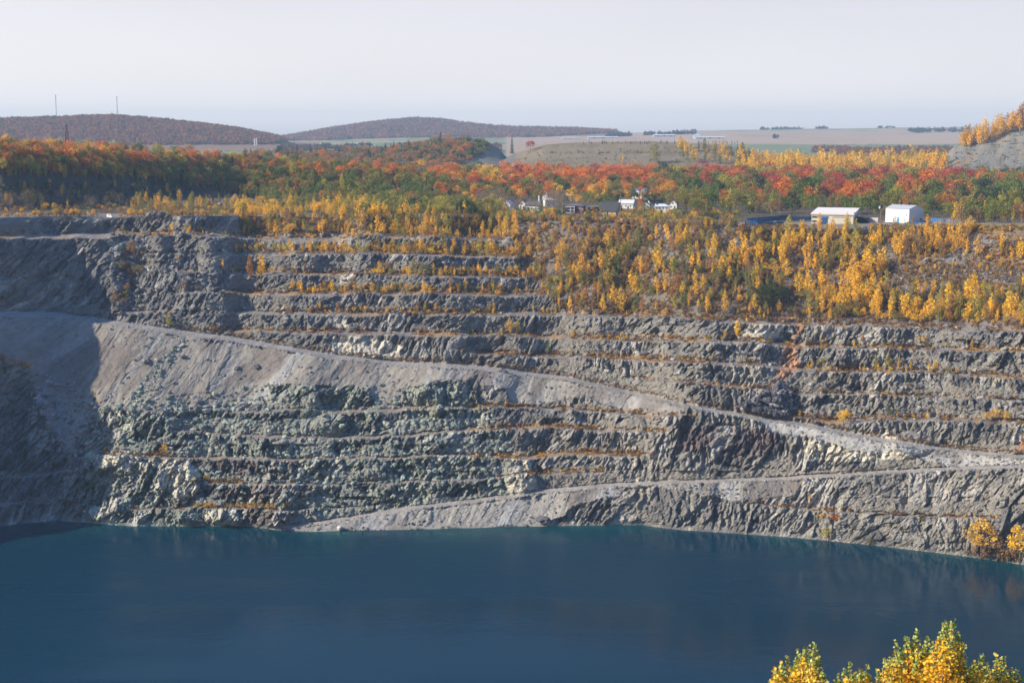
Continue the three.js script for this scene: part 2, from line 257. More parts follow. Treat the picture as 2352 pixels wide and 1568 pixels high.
function wallAt(xF, yF) { // a point on the finished wall
  const c = clamp((xF - X0) / (X1 - X0) * NC, 0, NC - 1e-3), yw = WATER(xF) + 4, r = clamp((yF - yw) / (RIM(xF) - yw) * NR, 0, NR - 1e-3), c0 = Math.floor(c), r0 = Math.floor(r), a = c - c0, b = r - r0, o = [0, 0, 0];
  for (let k = 0; k < 3; k++) o[k] = lerp(lerp(wall.pos[wi(c0, r0) * 3 + k], wall.pos[wi(c0 + 1, r0) * 3 + k], a), lerp(wall.pos[wi(c0, r0 + 1) * 3 + k], wall.pos[wi(c0 + 1, r0 + 1) * 3 + k], a), b);
  return new THREE.Vector3(...o);
}
function grainTexture(size, fn) { const d = new Uint8Array(size * size * 4); for (let y = 0; y < size; y++) for (let x = 0; x < size; x++) { const v = fn(x / size, y / size); d.set([v[0] * 255, v[1] * 255, v[2] * 255, 255].map((q) => clamp(q, 0, 255)), (y * size + x) * 4); } const t = new THREE.DataTexture(d, size, size); t.wrapS = t.wrapT = THREE.RepeatWrapping; t.magFilter = THREE.LinearFilter; t.minFilter = THREE.LinearMipmapLinearFilter; t.generateMipmaps = true; t.needsUpdate = true; return t; }
const tileNoise = (u, v, n, s) => { const x = u * n, y = v * n, ix = Math.floor(x), iy = Math.floor(y), fx = x - ix, fy = y - iy, a = fx * fx * (3 - 2 * fx), b = fy * fy * (3 - 2 * fy), q = (i, j) => h2((i + n) % n, (j + n) % n, s); return lerp(lerp(q(ix, iy), q(ix + 1, iy), a), lerp(q(ix, iy + 1), q(ix + 1, iy + 1), a), b); };
const rockBump = grainTexture(1024, (u, v) => { const w = u - v; const a = 0.3 * tileNoise(w - Math.floor(w), v, 15, 1) + 0.35 * tileNoise(w - Math.floor(w), v, 34, 2) + 0.2 * tileNoise(u, v, 70, 3) + 0.15 * tileNoise(u, v, 160, 4); return [a, a, a]; });
{
  const idx = {}; ZONES.forEach((z) => { idx[z] = []; });
  const all = [];
  for (let c = 0; c < NC; c++) for (let r = 0; r < NR; r++) {
    const a = wi(c, r), b = wi(c + 1, r), d = wi(c, r + 1), e = wi(c + 1, r + 1), z = ZONES[wall.zone[wi(c, r)]];
    const t = [a, b, e, a, e, d];
    idx[z].push(...t); all.push(...t);
  }
  const g = new THREE.BufferGeometry();
  g.setAttribute('position', new THREE.BufferAttribute(wall.pos, 3)); g.setIndex(all); g.computeVertexNormals();
  const nor = g.attributes.normal.array;
  const rockMat = new THREE.MeshStandardMaterial({ vertexColors: true, roughness: 0.93, bumpMap: rockBump, bumpScale: 2.6 });
  const looseMat = new THREE.MeshStandardMaterial({ vertexColors: true, roughness: 0.97, bumpMap: rockBump, bumpScale: 0.8 });
  const take = (ids, name, mat) => {
    const map = new Int32Array((NC + 1) * (NR + 1)).fill(-1), P = [], N = [], C = [], U = [], I = new Uint32Array(ids.length); let n = 0;
    ids.forEach((v, q) => { if (map[v] < 0) { map[v] = n++; const o = v * 3; P.push(wall.pos[o], wall.pos[o + 1], wall.pos[o + 2]); N.push(nor[o], nor[o + 1], nor[o + 2]); C.push(wall.col[o], wall.col[o + 1], wall.col[o + 2]); U.push(wall.pos[o] / 24, (wall.pos[o + 1] - wall.pos[o + 2] * 0.6) / 24); } I[q] = map[v]; });
    const s = new THREE.BufferGeometry();
    s.setAttribute('position', new THREE.Float32BufferAttribute(P, 3)); s.setAttribute('normal', new THREE.Float32BufferAttribute(N, 3)); s.setAttribute('color', new THREE.Float32BufferAttribute(C, 3)); s.setAttribute('uv', new THREE.Float32BufferAttribute(U, 2)); s.setIndex(new THREE.BufferAttribute(I, 1));
    structure(name, s, mat);
  };
  take(idx.rock.concat(idx.rubble), 'cliff', rockMat);
  take(idx.ledge, 'terrain', looseMat);
  take(idx.veg, 'hillside', looseMat);
  take(idx.talus, 'scree_slope', looseMat);
  take(idx.roadA, 'haul_road', looseMat);
  take(idx.roadB, 'haul_road', looseMat);
}

// ------------------------------------------------------------------ plateau, dumps, hills and plain beyond the rim
const rimZ = []; for (let c = 0; c <= NC; c++) rimZ.push(wi(c, NR));
const rimPoint = (xF) => wallAt(xF, RIM(xF));
const uF = (x, Z) => (512 + FOC * x / (Z * CP)) / K;
const rimTable = []; for (let i = 0; i <= 300; i++) { const xF = lerp(X0, X1, i / 300), p = rimPoint(xF); rimTable.push([uF(p.x, -p.z), -p.z, p.y]); }
rimTable.sort((a, b) => a[0] - b[0]);
const rimDepth = poly(rimTable.map((t) => [t[0], t[1]])), rimHigh = poly(rimTable.map((t) => [t[0], t[2]]));
const yAt = (yF, Z) => EYE + rayF(1176, yF)[1] * Z;                                                     // height of the line of sight of row yF at distance Z
// skylines of the ground (trees not counted): crest distance, run of the front and back slopes
const MOUNDS = [
  { n: 'ridge', z: 1300, y: poly([[-400, 320], [0, 336], [130, 350], [300, 358], [500, 374], [700, 392], [850, 402], [1000, 418], [1120, 440], [1200, 470]]), front: poly([[-400, 400], [0, 375], [130, 320], [560, 70], [700, 90], [1100, 150]]), width: 90, back: 420, a: -900, b: 1190 },
  { n: 'woodhill', z: 2350, y: poly([[480, 385], [560, 350], [700, 352], [850, 344], [940, 328], [1000, 317], [1080, 314], [1120, 324], [1150, 345], [1170, 372], [1185, 385]]), front: () => 300, back: 300, a: 490, b: 1185 },
  { n: 'bank', z: 2250, y: poly([[1140, 376], [1180, 352], [1250, 332], [1330, 326], [1500, 324], [1650, 330], [1720, 345], [1800, 368], [1900, 384]]), front: () => 420, back: 260, a: 1145, b: 1900, terrace: true },
  { n: 'dump', z: 1900, y: poly([[2095, 400], [2150, 378], [2200, 330], [2260, 312], [2300, 298], [2352, 278], [2500, 240], [2800, 240]]), front: () => 140, back: 300, a: 2100, b: 3500 },
  { n: 'farleft', z: 5000, y: poly([[-600, 285], [0, 278], [100, 275], [200, 271], [260, 270], [330, 275], [420, 284], [500, 293], [560, 302], [640, 318], [720, 345]]), front: () => 900, back: 1000, a: -1500, b: 730 },
  { n: 'farmid', z: 7800, y: poly([[600, 325], [680, 312], [760, 298], [840, 286], [900, 279], [960, 275], [1010, 277], [1060, 285], [1120, 292], [1200, 296], [1320, 298], [1410, 303], [1480, 312]]), front: () => 1500, back: 1500, a: 600, b: 1480 },
];
const plainTop = poly([[-600, 318], [700, 318], [1200, 311], [1500, 302], [1700, 298], [1900, 297], [2100, 294], [2352, 291], [2900, 290]]);
function ground(x, Z) {
  const u = uF(x, Z), hr = rimHigh(u);
  let h = lerp(hr, 140, smooth(950, 1600, Z)) + fbm(x / 160, Z / 160, 600, 3) * 3;
  if (Z > 3000) h = lerp(h, yAt(plainTop(u), 8600), smooth(3200, 8600, Z)) + (Z > 8600 ? -(Z - 8600) * 0.01 : 0) + fbm(x / 900, Z / 900, 610, 3) * 14 * smooth(3200, 5000, Z);
  for (const m of MOUNDS) {
    if (u < m.a || u > m.b) continue;
    const top = yAt(m.y(u), m.z), f = m.front(u);
    if (top <= h) continue;
    let t = Z < m.z ? (Z - (m.z - f)) / (m.width ? Math.min(f, m.width) : f) : 1 - (Z - m.z) / m.back;
    if (t <= 0) continue;
    t = Math.min(1, t);
    if (m.terrace && Z < m.z) { const q = t * 2.0, s = Math.floor(q); t = (s + smooth(0.3, 0.85, q - s)) / 2.0; t = Math.min(1, t); } else if (m.n === 'dump' && Z < m.z) t = Math.min(1, t * 1.0); else t = smooth(0, 1, t);
    h += (top - h) * t;
    if (m.n === 'dump') h += t > 0.02 && t < 0.99 ? fbm((x + Z * 0.8) / 9, Z / 80, 622, 3) * 3 : 0;
  }
  return h;
}
function hit(xF, yF) { // where a line of sight meets the ground beyond the rim
  const [dx, dy] = rayF(xF, yF); let Z = rimDepth(xF) + 1;
  for (let s = Math.max(2, Z * 0.003); Z < 12000; Z += s) { s = Math.max(2, Z * 0.003); if (EYE + dy * Z <= ground(dx * Z, Z)) break; }
  return new THREE.Vector3(dx * Z, ground(dx * Z, Z), -Z);
}
const onGround = (xF, Z) => { const x = (xF * K - 512) / FOC * Z * CP; return new THREE.Vector3(x, ground(x, Z), -Z); };
{
  const cols = 520, zs = [];
  for (let i = 0; i <= 110; i++) zs.push([i / 110, 0]);                                                    // rim to 2600 m, measured from the rim
  const far = []; for (let z = 2600; z < 9300; z *= 1.012) far.push(z);
  const rows = zs.length + far.length, P = [], C = [], zn = [];
  const u0 = -330, u1 = 2570;
  for (let c = 0; c <= cols; c++) {
    const u = lerp(u0, u1, c / cols), zr = rimDepth(u);
    for (let r = 0; r < rows; r++) {
      const Z = r < zs.length ? zr + (2600 - zr) * Math.pow(r / (zs.length - 1), 1.5) : far[r - zs.length] + (r === zs.length ? 6 : 0);
      const x = (u * K - 512) / FOC * Z * CP, y = r === 0 ? rimHigh(u) : ground(x, Z);
      P.push(x, y, -Z);
      const v = toF(new THREE.Vector3(x, y, -Z))[1], n = fbm(x / 30, Z / 30, 700, 4);
      let k = [0.075, 0.062, 0.035], z = 'plateau';
      const mix = (B, t) => { k = k.map((q, i) => lerp(q, B[i], clamp(t, 0, 1))); };
      mix([0.13, 0.095, 0.045], n * 1.5);
      if (Z < zr + 45) { k = [0.19, 0.165, 0.14]; mix([0.24, 0.15, 0.06], n * 2); }
      const inM = (name) => { const m = MOUNDS.find((q) => q.n === name); return u > m.a && u < m.b && Z > m.z - m.front(u) && Z < m.z + m.back; };
      if (inM('bank')) { k = [0.19, 0.15, 0.095]; mix([0.13, 0.11, 0.06], fbm(x / 40, Z / 20, 710, 3) * 2.4); mix([0.24, 0.2, 0.13], fbm(x / 9, Z / 9, 712, 3) * 1.5); z = 'bank'; }
      if (inM('dump')) { k = [0.19, 0.185, 0.165]; mix([0.12, 0.118, 0.105], fbm((x + Z * 0.8) / 8, Z / 60, 720, 4) * 2.6); mix([0.3, 0.2, 0.1], smooth(0.2, 0.35, fbm(x / 12, Z / 9, 722, 3)) * 0.6); z = 'dump'; }
      if (inM('ridge')) { k = [0.045, 0.042, 0.035]; mix([0.075, 0.07, 0.065], n * 2); }
      if (inM('woodhill')) { k = [0.09, 0.07, 0.045]; if (u > 1080) k = [0.12, 0.115, 0.11]; z = 'woodhill'; }
      if (Z > 2700) {
        z = 'plain'; k = [0.36, 0.27, 0.19];
        if (v > 331 && u > 1500) k = [0.13, 0.18, 0.08];
        if (u < 1160) { k = [0.14, 0.2, 0.07]; const strip = vnoise(u / 60, v / 2.2, 730); if (strip > 0.3) k = [0.3, 0.24, 0.14]; if (strip < -0.35) k = [0.1, 0.1, 0.06]; }
        if (u > 1160 && u < 1500 && v > 315) mix([0.34, 0.24, 0.16], 0.8);
        if (v < 300 && u > 1500 && vnoise(u / 90, v / 1.6, 731) > 0.1) k = [0.16, 0.21, 0.08];
        mix([0.26, 0.19, 0.12], fbm(x / 200, Z / 300, 740, 3) * 0.8);
      }
      if (inM('farleft') && Z > 2700) { z = 'farhill'; k = [0.2, 0.12, 0.07]; }
      if (inM('farmid') && Z > 2700) { const m = MOUNDS[5], t = (Z - (m.z - m.front(u))) / m.front(u); if (t > 0.3 && yAt(m.y(u), m.z) > yAt(plainTop(u), 8600) + 6) { z = 'farhill'; k = [0.2, 0.13, 0.08]; } }
      C.push(...k); zn.push(z);
    }
  }
  const sets = { plateau: [], bank: [], dump: [], woodhill: [], plain: [], farhill: [] };
  const full = [];
  for (let c = 0; c < cols; c++) for (let r = 0; r < rows - 1; r++) { const a = c * rows + r, b = a + rows, t = [a, b, b + 1, a, b + 1, a + 1]; sets[zn[a]].push(...t); full.push(...t); }
  const g = new THREE.BufferGeometry(); g.setAttribute('position', new THREE.Float32BufferAttribute(P, 3)); g.setIndex(full); g.computeVertexNormals();
  const nor = g.attributes.normal.array, mat = new THREE.MeshStandardMaterial({ vertexColors: true, roughness: 1, bumpMap: rockBump, bumpScale: 0.4 });
  const names = { plateau: 'ground', bank: 'grass_embankment', dump: 'rock_dump', woodhill: 'wooded_hill', plain: 'field', farhill: 'far_hills' };
  for (const [z, ids] of Object.entries(sets)) {
    const map = new Map(), p = [], nn = [], cc = [], uv = [], I = [];
    for (const v of ids) { if (!map.has(v)) { map.set(v, map.size); for (let k = 0; k < 3; k++) { p.push(P[v * 3 + k]); nn.push(nor[v * 3 + k]); cc.push(C[v * 3 + k]); } uv.push(P[v * 3] / 24, P[v * 3 + 2] / 24); } I.push(map.get(v)); }
    const s = new THREE.BufferGeometry(); s.setAttribute('position', new THREE.Float32BufferAttribute(p, 3)); s.setAttribute('normal', new THREE.Float32BufferAttribute(nn, 3)); s.setAttribute('color', new THREE.Float32BufferAttribute(cc, 3)); s.setAttribute('uv', new THREE.Float32BufferAttribute(uv, 2)); s.setIndex(I);
    structure(names[z], s, mat);
  }
}

// ------------------------------------------------------------------ water, and the bank on this side
{
  const cols = 150, rows = 140, P = [], C = [], U = [], I = [];
  for (let c = 0; c <= cols; c++) { const xF = lerp(-340, 2590, c / cols), shore = wallAt(xF, WATER(xF) + 4), zs = -shore.z + 30; for (let r = 0; r <= rows; r++) {
    const Z = lerp(zs, 240, Math.pow(r / rows, 1.7)), x = shore.x / -shore.z * Z; P.push(x, 0, -Z); U.push(x / 900, Z / 900);
    const off = zs - 30 - Z, t = Math.exp(-Math.max(0, off) / (14 + 9 * vnoise(x / 30, 3, 801))) * (0.4 + 0.4 * vnoise(x / 22, 1, 800)), k = [0.0002, 0.0245, 0.048].map((v, i) => lerp(v, [0.004, 0.07, 0.07][i], clamp(t, 0, 1)));
    C.push(...k);
  } }
  for (let c = 0; c < cols; c++) for (let r = 0; r < rows; r++) { const a = c * (rows + 1) + r, b = a + rows + 1; I.push(a, b + 1, b, a, a + 1, b + 1); }
  const g = new THREE.BufferGeometry(); g.setAttribute('position', new THREE.Float32BufferAttribute(P, 3)); g.setAttribute('color', new THREE.Float32BufferAttribute(C, 3)); g.setAttribute('uv', new THREE.Float32BufferAttribute(U, 2)); g.setIndex(I); g.computeVertexNormals();
  const nrm = g.attributes.normal.array; if (nrm[1] < 0) { const q = g.index.array; for (let i = 0; i < q.length; i += 3) { const t = q[i]; q[i] = q[i + 1]; q[i + 1] = t; } g.computeVertexNormals(); }
  // breeze patches: smooth and ruffled water
  const rough = grainTexture(1024, (u, v) => { const n = 0.5 * tileNoise(u, (v * 3) % 1, 4, 11) + 0.33 * tileNoise(u, (v * 6) % 1, 7, 12) + 0.17 * tileNoise(u, (v * 9) % 1, 19, 13); const q = lerp(0.13, 0.32, smooth(0.38, 0.6, n)); return [q, q, q]; });
  const bump = grainTexture(1024, (u, v) => { const a = 0.5 * tileNoise(u, v, 180, 21) + 0.5 * tileNoise(u, v, 400, 22); return [a, a, a]; });
  structure('lake', g, new THREE.MeshPhysicalMaterial({ vertexColors: true, roughness: 1, roughnessMap: rough, bumpMap: bump, bumpScale: 0.06, ior: 1.33, specularIntensity: 0.45 }));
}
{ // the slope under the viewpoint, falling to the lake
  const P = [], I = [], n = 60, m = 40, C = [];
  for (let i = 0; i <= n; i++) for (let j = 0; j <= m; j++) { const x = lerp(-400, 400, i / n), Z = lerp(-60, 290, j / m), y = (Z < 2 ? EYE - 1.7 : EYE - 1.7 - (Z - 2) * 0.705) + fbm(x / 14, Z / 14, 900, 3) * 0.5 * smooth(2, 12, Z); P.push(x, y, -Z); const k = 0.15 + fbm(x / 5, Z / 5, 910, 3) * 0.06; C.push(k, k * 0.95, k * 0.88); }
  for (let i = 0; i < n; i++) for (let j = 0; j < m; j++) { const a = i * (m + 1) + j, b = a + m + 1; I.push(a, b, b + 1, a, b + 1, a + 1); }
  const g = new THREE.BufferGeometry(); g.setAttribute('position', new THREE.Float32BufferAttribute(P, 3)); g.setAttribute('color', new THREE.Float32BufferAttribute(C, 3)); g.setIndex(I); g.computeVertexNormals();
  structure('slope', g, new THREE.MeshStandardMaterial({ vertexColors: true, roughness: 1 }));
}
// ------------------------------------------------------------------ plants: shapes
const V = (x, y, z) => new THREE.Vector3(x, y, z);
function gauss() { return (rnd() + rnd() + rnd() - 1.5) * 1.15; }
function leafCloud(spots, size, flat = 0.35) { // little bent leaf sprays; spots: [x, y, z, outward x, y, z, tint]
  const P = [], C = [], n = V(), a = V(), b = V(), q = V();
  for (const [x, y, z, ox, oy, oz, tint] of spots) {
    n.set(ox + gauss() * 0.9, oy + gauss() * 0.9 + flat, oz + gauss() * 0.9).normalize();
    a.set(gauss(), gauss(), gauss()).cross(n); if (a.lengthSq() < 1e-6) a.set(1, 0, 0); a.normalize(); b.crossVectors(n, a);
    const s = size * ru(0.65, 1.3), w = s * ru(0.5, 0.85), pts = [[-s, 0], [0, -w], [s, 0], [0, w]].map(([i, j], k) => q.set(x, y, z).addScaledVector(a, i * 0.5).addScaledVector(b, j * 0.5).addScaledVector(n, k % 2 ? 0 : -s * 0.16).toArray());
    for (const k of [0, 1, 2, 0, 2, 3]) { P.push(...pts[k]); C.push(tint, tint, tint); }
  }
  const g = new THREE.BufferGeometry(); g.setAttribute('position', new THREE.Float32BufferAttribute(P, 3)); g.setAttribute('color', new THREE.Float32BufferAttribute(C, 3)); g.computeVertexNormals(); return g;
}
function clumps(list, n) { // list: [x, y, z, radius]; leaves on and in each ball, thinner inside
  const out = [];
  const tot = list.reduce((t, c) => t + c[3] * c[3], 0);
  for (const [x, y, z, r] of list) { const m = Math.round(n * r * r / tot), t0 = ru(0.8, 1.12); for (let i = 0; i < m; i++) { const u = ru(-1, 1), p = ru(0, 6.283), s = Math.sqrt(1 - u * u), k = Math.pow(rnd(), 0.4) * r, d = [s * Math.cos(p), u, s * Math.sin(p)]; out.push([x + d[0] * k, y + d[1] * k, z + d[2] * k, ...d, t0 * ru(0.78, 1.2)]); } }
  return out;
}
function limbed(h, r, limbs) { const g = [bar([0, 0, 0], [0, h * 0.55, 0], r, r * 0.6, 6), bar([0, h * 0.55, 0], [0.01, h, 0], r * 0.6, r * 0.15, 5)]; for (const [y, x, dy, z] of limbs) g.push(bar([0, y, 0], [x, y + dy, z], r * 0.4, r * 0.12, 4)); return mergeGeometries(g.map((q) => q.toNonIndexed())); }
const around = (n, y0, y1, len, rise) => Array.from({ length: n }, (_, i) => { const a = i * 2.4 + ru(0, 0.8), t = (i + 0.5) / n, l = len * (1.15 - t * 0.6); return [lerp(y0, y1, t), Math.cos(a) * l, rise * l, Math.sin(a) * l]; });
function aspenShape(wide) { const list = [], n = 20; for (let i = 0; i < n; i++) { const t = (i + 0.5) / n, R = wide * Math.pow(Math.sin(Math.PI * Math.pow(t * 0.92 + 0.06, 0.8)), 0.8), a = i * 2.4 + ru(-0.5, 0.5), k = R * ru(0.25, 0.85); list.push([Math.cos(a) * k, 0.1 + t * 0.86 + ru(-0.02, 0.02), Math.sin(a) * k, R * ru(0.38, 0.7) + 0.02]); } return { crown: leafCloud(clumps(list, 300), 0.062), trunk: limbed(0.95, 0.014, around(7, 0.25, 0.85, wide * 0.8, 0.9)) }; }
function mapleShape(rx, ry, cy, n = 520, size = 0.062) { const list = []; for (let i = 0; i < 22; i++) { const u = ru(-0.75, 1), p = i * 2.4 + ru(-0.5, 0.5), s = Math.sqrt(1 - u * u), k = ru(0.5, 0.78); list.push([Math.cos(p) * s * rx * k, cy + u * ry * k, Math.sin(p) * s * rx * k, ru(0.26, 0.42) * rx]); } return { crown: leafCloud(clumps(list, n), size), trunk: limbed(0.8, 0.02, around(7, 0.22, 0.6, rx * 0.7, 0.8)) }; }
function spruceShape(wide, ragged) { const spots = []; for (let i = 0; i < 16; i++) { const t = i / 16, y = 0.06 + t * 0.92, R = wide * Math.pow(1 - t, 0.85) * (1 - ragged * rnd()) + 0.012, m = Math.round(lerp(15, 4, t)); for (let j = 0; j < m; j++) { const a = j / m * 6.283 + i, c = Math.cos(a), s = Math.sin(a); for (const f of [0.4, 0.75, 1]) spots.push([c * R * f, y - R * f * 0.35, s * R * f, c, 0.5, s, ru(0.7, 1.25)]); } } return { crown: leafCloud(spots, 0.058), trunk: limbed(0.97, 0.013, []) }; }
function shrubShape() { const list = []; for (let i = 0; i < 9; i++) list.push([gauss() * 0.33, ru(0.25, 0.8), gauss() * 0.33, ru(0.16, 0.26)]); return { crown: leafCloud(clumps(list, 120), 0.13), trunk: mergeGeometries(Array.from({ length: 5 }, () => bar([0, 0, 0], [gauss() * 0.3, ru(0.5, 0.8), gauss() * 0.3], 0.022, 0.008, 4).toNonIndexed())) }; }
function twiggyShape() { const list = []; for (let i = 0; i < 16; i++) { const p = i * 2.4; list.push([Math.cos(p) * ru(0.1, 0.3), ru(0.4, 0.92), Math.sin(p) * ru(0.1, 0.3), 0.14]); } return { crown: leafCloud(clumps(list, 170), 0.04), trunk: limbed(0.9, 0.016, around(14, 0.2, 0.85, 0.3, 0.9)) }; }
const SHAPES = {
  aspen: [0.11, 0.13, 0.15, 0.17, 0.2, 0.24].map(aspenShape),
  broad: [[0.42, 0.42, 0.55], [0.36, 0.44, 0.54], [0.46, 0.4, 0.54], [0.33, 0.44, 0.53], [0.4, 0.4, 0.57]].map((a) => mapleShape(...a)),
  spruce: [[0.2, 0.3], [0.17, 0.45], [0.24, 0.35]].map((a) => spruceShape(...a)),
  shrub: [0, 1, 2, 3].map(shrubShape),
  twiggy: [0, 1, 2].map(twiggyShape),
};
const leafMat = (r, g, b) => new THREE.MeshPhysicalMaterial({ color: rgb(r, g, b), vertexColors: true, roughness: 0.95, side: THREE.DoubleSide, transmission: 0.4, thickness: 0, specularIntensity: 0.3 });
const HUES = { // word in a label -> leaf colour
  golden: [0.95, 0.62, 0.045], amber: [0.84, 0.52, 0.07], lime: [0.5, 0.43, 0.07], olive: [0.3, 0.27, 0.065], rusty: [0.52, 0.26, 0.065], brown: [0.36, 0.22, 0.1], green: [0.17, 0.23, 0.05], blackish: [0.05, 0.085, 0.04],
  red: [0.62, 0.17, 0.06], crimson: [0.48, 0.1, 0.06], orange: [0.74, 0.26, 0.05], drab: [0.32, 0.24, 0.17],
};
const LEAF = Object.fromEntries(Object.entries(HUES).map(([k, c]) => [k, leafMat(...c)]));
const LEAF_ANY = new THREE.MeshPhysicalMaterial({ color: 0xffffff, vertexColors: true, roughness: 0.95, side: THREE.DoubleSide, transmission: 0.4, thickness: 0, specularIntensity: 0.3 });
const BARK = { aspen: matte(0.3, 0.28, 0.24), broad: matte(0.12, 0.1, 0.08), spruce: matte(0.08, 0.06, 0.05), shrub: matte(0.15, 0.1, 0.07), twiggy: matte(0.2, 0.17, 0.14) };

// ------------------------------------------------------------------ plants: places
const plants = []; // { kind, shape, hue, h, p, xF, yF, where }
const taken = new Map();
function room(xF, yF, d) { if (!d) return true; const kx = Math.floor(xF / 12), ky = Math.floor(yF / 6); for (let i = -2; i <= 2; i++) for (let j = -2; j <= 2; j++) for (const [a, b, e] of taken.get((kx + i) * 4000 + ky + j) ?? []) if (Math.abs(a - xF) < Math.min(d, e) && Math.abs(b - yF) < Math.min(d, e) * 0.4) return false; const key = kx * 4000 + ky; if (!taken.has(key)) taken.set(key, []); taken.get(key).push([xF, yF, d]); return true; }
const NO = []; // rectangles in the photograph kept free of plants
function sow(where, area, n, kind, hues, lo, hi, gap, on = 'wall', keep = null) { // lo..hi: heights in photograph pixels
  const xs = area.map((p) => p[0]), ys = area.map((p) => p[1]), x0 = Math.min(...xs), x1 = Math.max(...xs), y0 = Math.min(...ys), y1 = Math.max(...ys);
  for (let i = 0, tries = 0; i < n && tries < n * 14; tries++) {
    const x = ru(x0, x1), y = ru(y0, y1);
    if (!inside(area, x, y) || (keep && rnd() > keep(x, y)) || NO.some(([a, b, c, d]) => x > a && x < c && y > b && y < d) || !room(x, y, gap)) continue;
    i++;
    const p = on === 'wall' ? wallAt(x, y) : hit(x, y), s = -p.z * K / FOC, h = s * lerp(lo, hi, Math.pow(rnd(), 2));
    plants.push({ kind, shape: kind === 'aspen' ? 'aspen' : kind, hue: typeof hues === 'function' ? hues(x, y) : pick(hues), h, p, xF: x, yF: y, where });
  }
}
function plant(where, x, y, hpx, kind, hue, on = 'wall', label = null, wide = 1) { const p = on === 'wall' ? wallAt(x, y) : hit(x, y); plants.push({ kind, shape: kind, hue, h: -p.z * K / FOC * hpx, p, xF: x, yF: y, where, label, wide, first: true }); }
const rep = (o) => Object.entries(o).flatMap(([k, n]) => Array(n).fill(k));
NO.push([225, 490, 275, 512], [1156, 464, 1258, 485], [1690, 496, 2000, 530], [2025, 505, 2190, 524], [1300, 478, 1345, 500], [1382, 478, 1424, 500], [1505, 474, 1540, 494]);
// singled-out trees and bushes
plant('bench', 1694, 778, 50, 'aspen', 'golden', 'wall', 'lone bright golden aspen on the ledge beside the pale rock face', 1.15);
plant('bench', 1937, 977, 44, 'broad', 'golden', 'wall', 'round bright orange yellow tree at the edge of the upper haul road');
plant('shore', 2252, 1284, 104, 'broad', 'amber', 'wall', 'large pale yellow tree leaning over the shoreline, tallest beside the lake', 0.85);
plant('shore', 2290, 1290, 60, 'shrub', 'brown', 'wall', 'bare brownish thicket at the waterline beside the tall yellow shore tree');
plant('shore', 2342, 1292, 98, 'broad', 'golden', 'wall', 'golden shore tree at the very edge of the view beside the lake', 0.9);
for (const [x, h] of [[2222, 22], [2238, 28], [2262, 30], [2278, 34], [2304, 34], [2318, 38], [2330, 36]]) plant('shorethicket', x, WATER(x) + 1, h, 'shrub', pick(['brown', 'brown', 'rusty']), 'wall');
plant('shore', 1902, 1243, 36, 'shrub', 'lime', 'wall', 'pale yellow bush growing out of the rock at the waterline');
plant('shore', 1996, 1250, 26, 'aspen', 'olive', 'wall', 'slender olive sapling at the waterline beside the pale bush');
plant('slope', 1425, 716, 66, 'aspen', 'golden', 'wall', 'brilliant golden aspen on the lip above the rock wall, brightest of the middle slope');
plant('slope', 1385, 716, 46, 'aspen', 'golden', 'wall', 'bright golden aspen standing just left of the brilliant one on the lip');
plant('slope', 1708, 600, 66, 'aspen', 'golden', 'wall', 'slim golden aspen spire rising high on the slope below the blue enclosure');
plant('slope', 1640, 640, 50, 'aspen', 'golden', 'wall', 'golden aspen with a forked top on the middle of the brushy slope');
plant('slope', 1990, 640, 74, 'aspen', 'golden', 'wall', 'tall golden aspen group leader below the long beige building');
plant('slope', 1938, 600, 42, 'aspen', 'golden', 'wall', 'bright golden pointed aspen just below the long beige building');
plant('slope', 1664, 718, 54, 'aspen', 'amber', 'wall', 'amber aspen low on the slope left of the dark spruce clump');
plant('slope', 2245, 588, 52, 'aspen', 'amber', 'wall', 'amber poplar standing alone below the rim road near the dark bank');
plant('slope', 2300, 574, 50, 'aspen', 'golden', 'wall', 'golden poplar below the rim road at the end of the dark bank');
plant('slope', 2344, 596, 56, 'aspen', 'golden', 'wall', 'golden poplar at the edge of the view below the rim road');
for (const [x, y, h] of [[1745, 690, 40], [1765, 698, 52], [1785, 702, 48], [1800, 690, 38], [1758, 708, 34], [1778, 684, 44], [1735, 704, 30]]) plant('spruceclump', x, y, h, 'broad', 'blackish', 'wall');
plant('bench', 1078, 768, 26, 'spruce', 'blackish', 'wall', 'small dark spruce at the foot of the deep cleft');
plant('bench', 1260, 806, 30, 'spruce', 'green', 'wall', 'small green conifer on the ledge above the upper haul road');
plant('bench', 388, 748, 36, 'aspen', 'lime', 'wall', 'slender yellow green sapling beside the upper haul road on rubble');
plant('bench', 412, 1158, 30, 'shrub', 'olive', 'wall', 'olive bush at the foot of the big pale rock');
plant('bench', 376, 1040, 26, 'shrub', 'amber', 'wall', 'round amber bush on the ledge above the pale rocks');
plant('bench', 1012, 640, 30, 'aspen', 'amber', 'wall');
plant('bench', 600, 640, 66, 'aspen', 'golden', 'wall', 'tallest golden aspen on the second rock bench at the corner');
plant('bench', 575, 640, 62, 'aspen', 'rusty', 'wall', 'rusty aspen beside the tallest golden one on the second rock bench');
plant('bench', 512, 620, 30, 'aspen', 'golden', 'wall', 'small golden aspen clinging to the rubble slope');
plant('bench', 1170, 764, 40, 'aspen', 'amber', 'wall'); plant('bench', 1190, 764, 36, 'aspen', 'lime', 'wall');
plant('bench', 1890, 1190, 16, 'shrub', 'amber', 'wall', 'small amber bush on the grey face, left of a pair'); plant('bench', 1918, 1197, 26, 'shrub', 'orange', 'wall', 'larger orange bush on the grey face, right of a pair'); plant('bench', 1860, 1150, 22, 'aspen', 'amber', 'wall', 'small amber sapling high on the grey face over the bush pair');
for (const [x, y, h] of [[2266, 968, 28], [2290, 966, 34], [2312, 968, 28]]) plant('bench', x, y, h, 'broad', 'amber', 'wall');
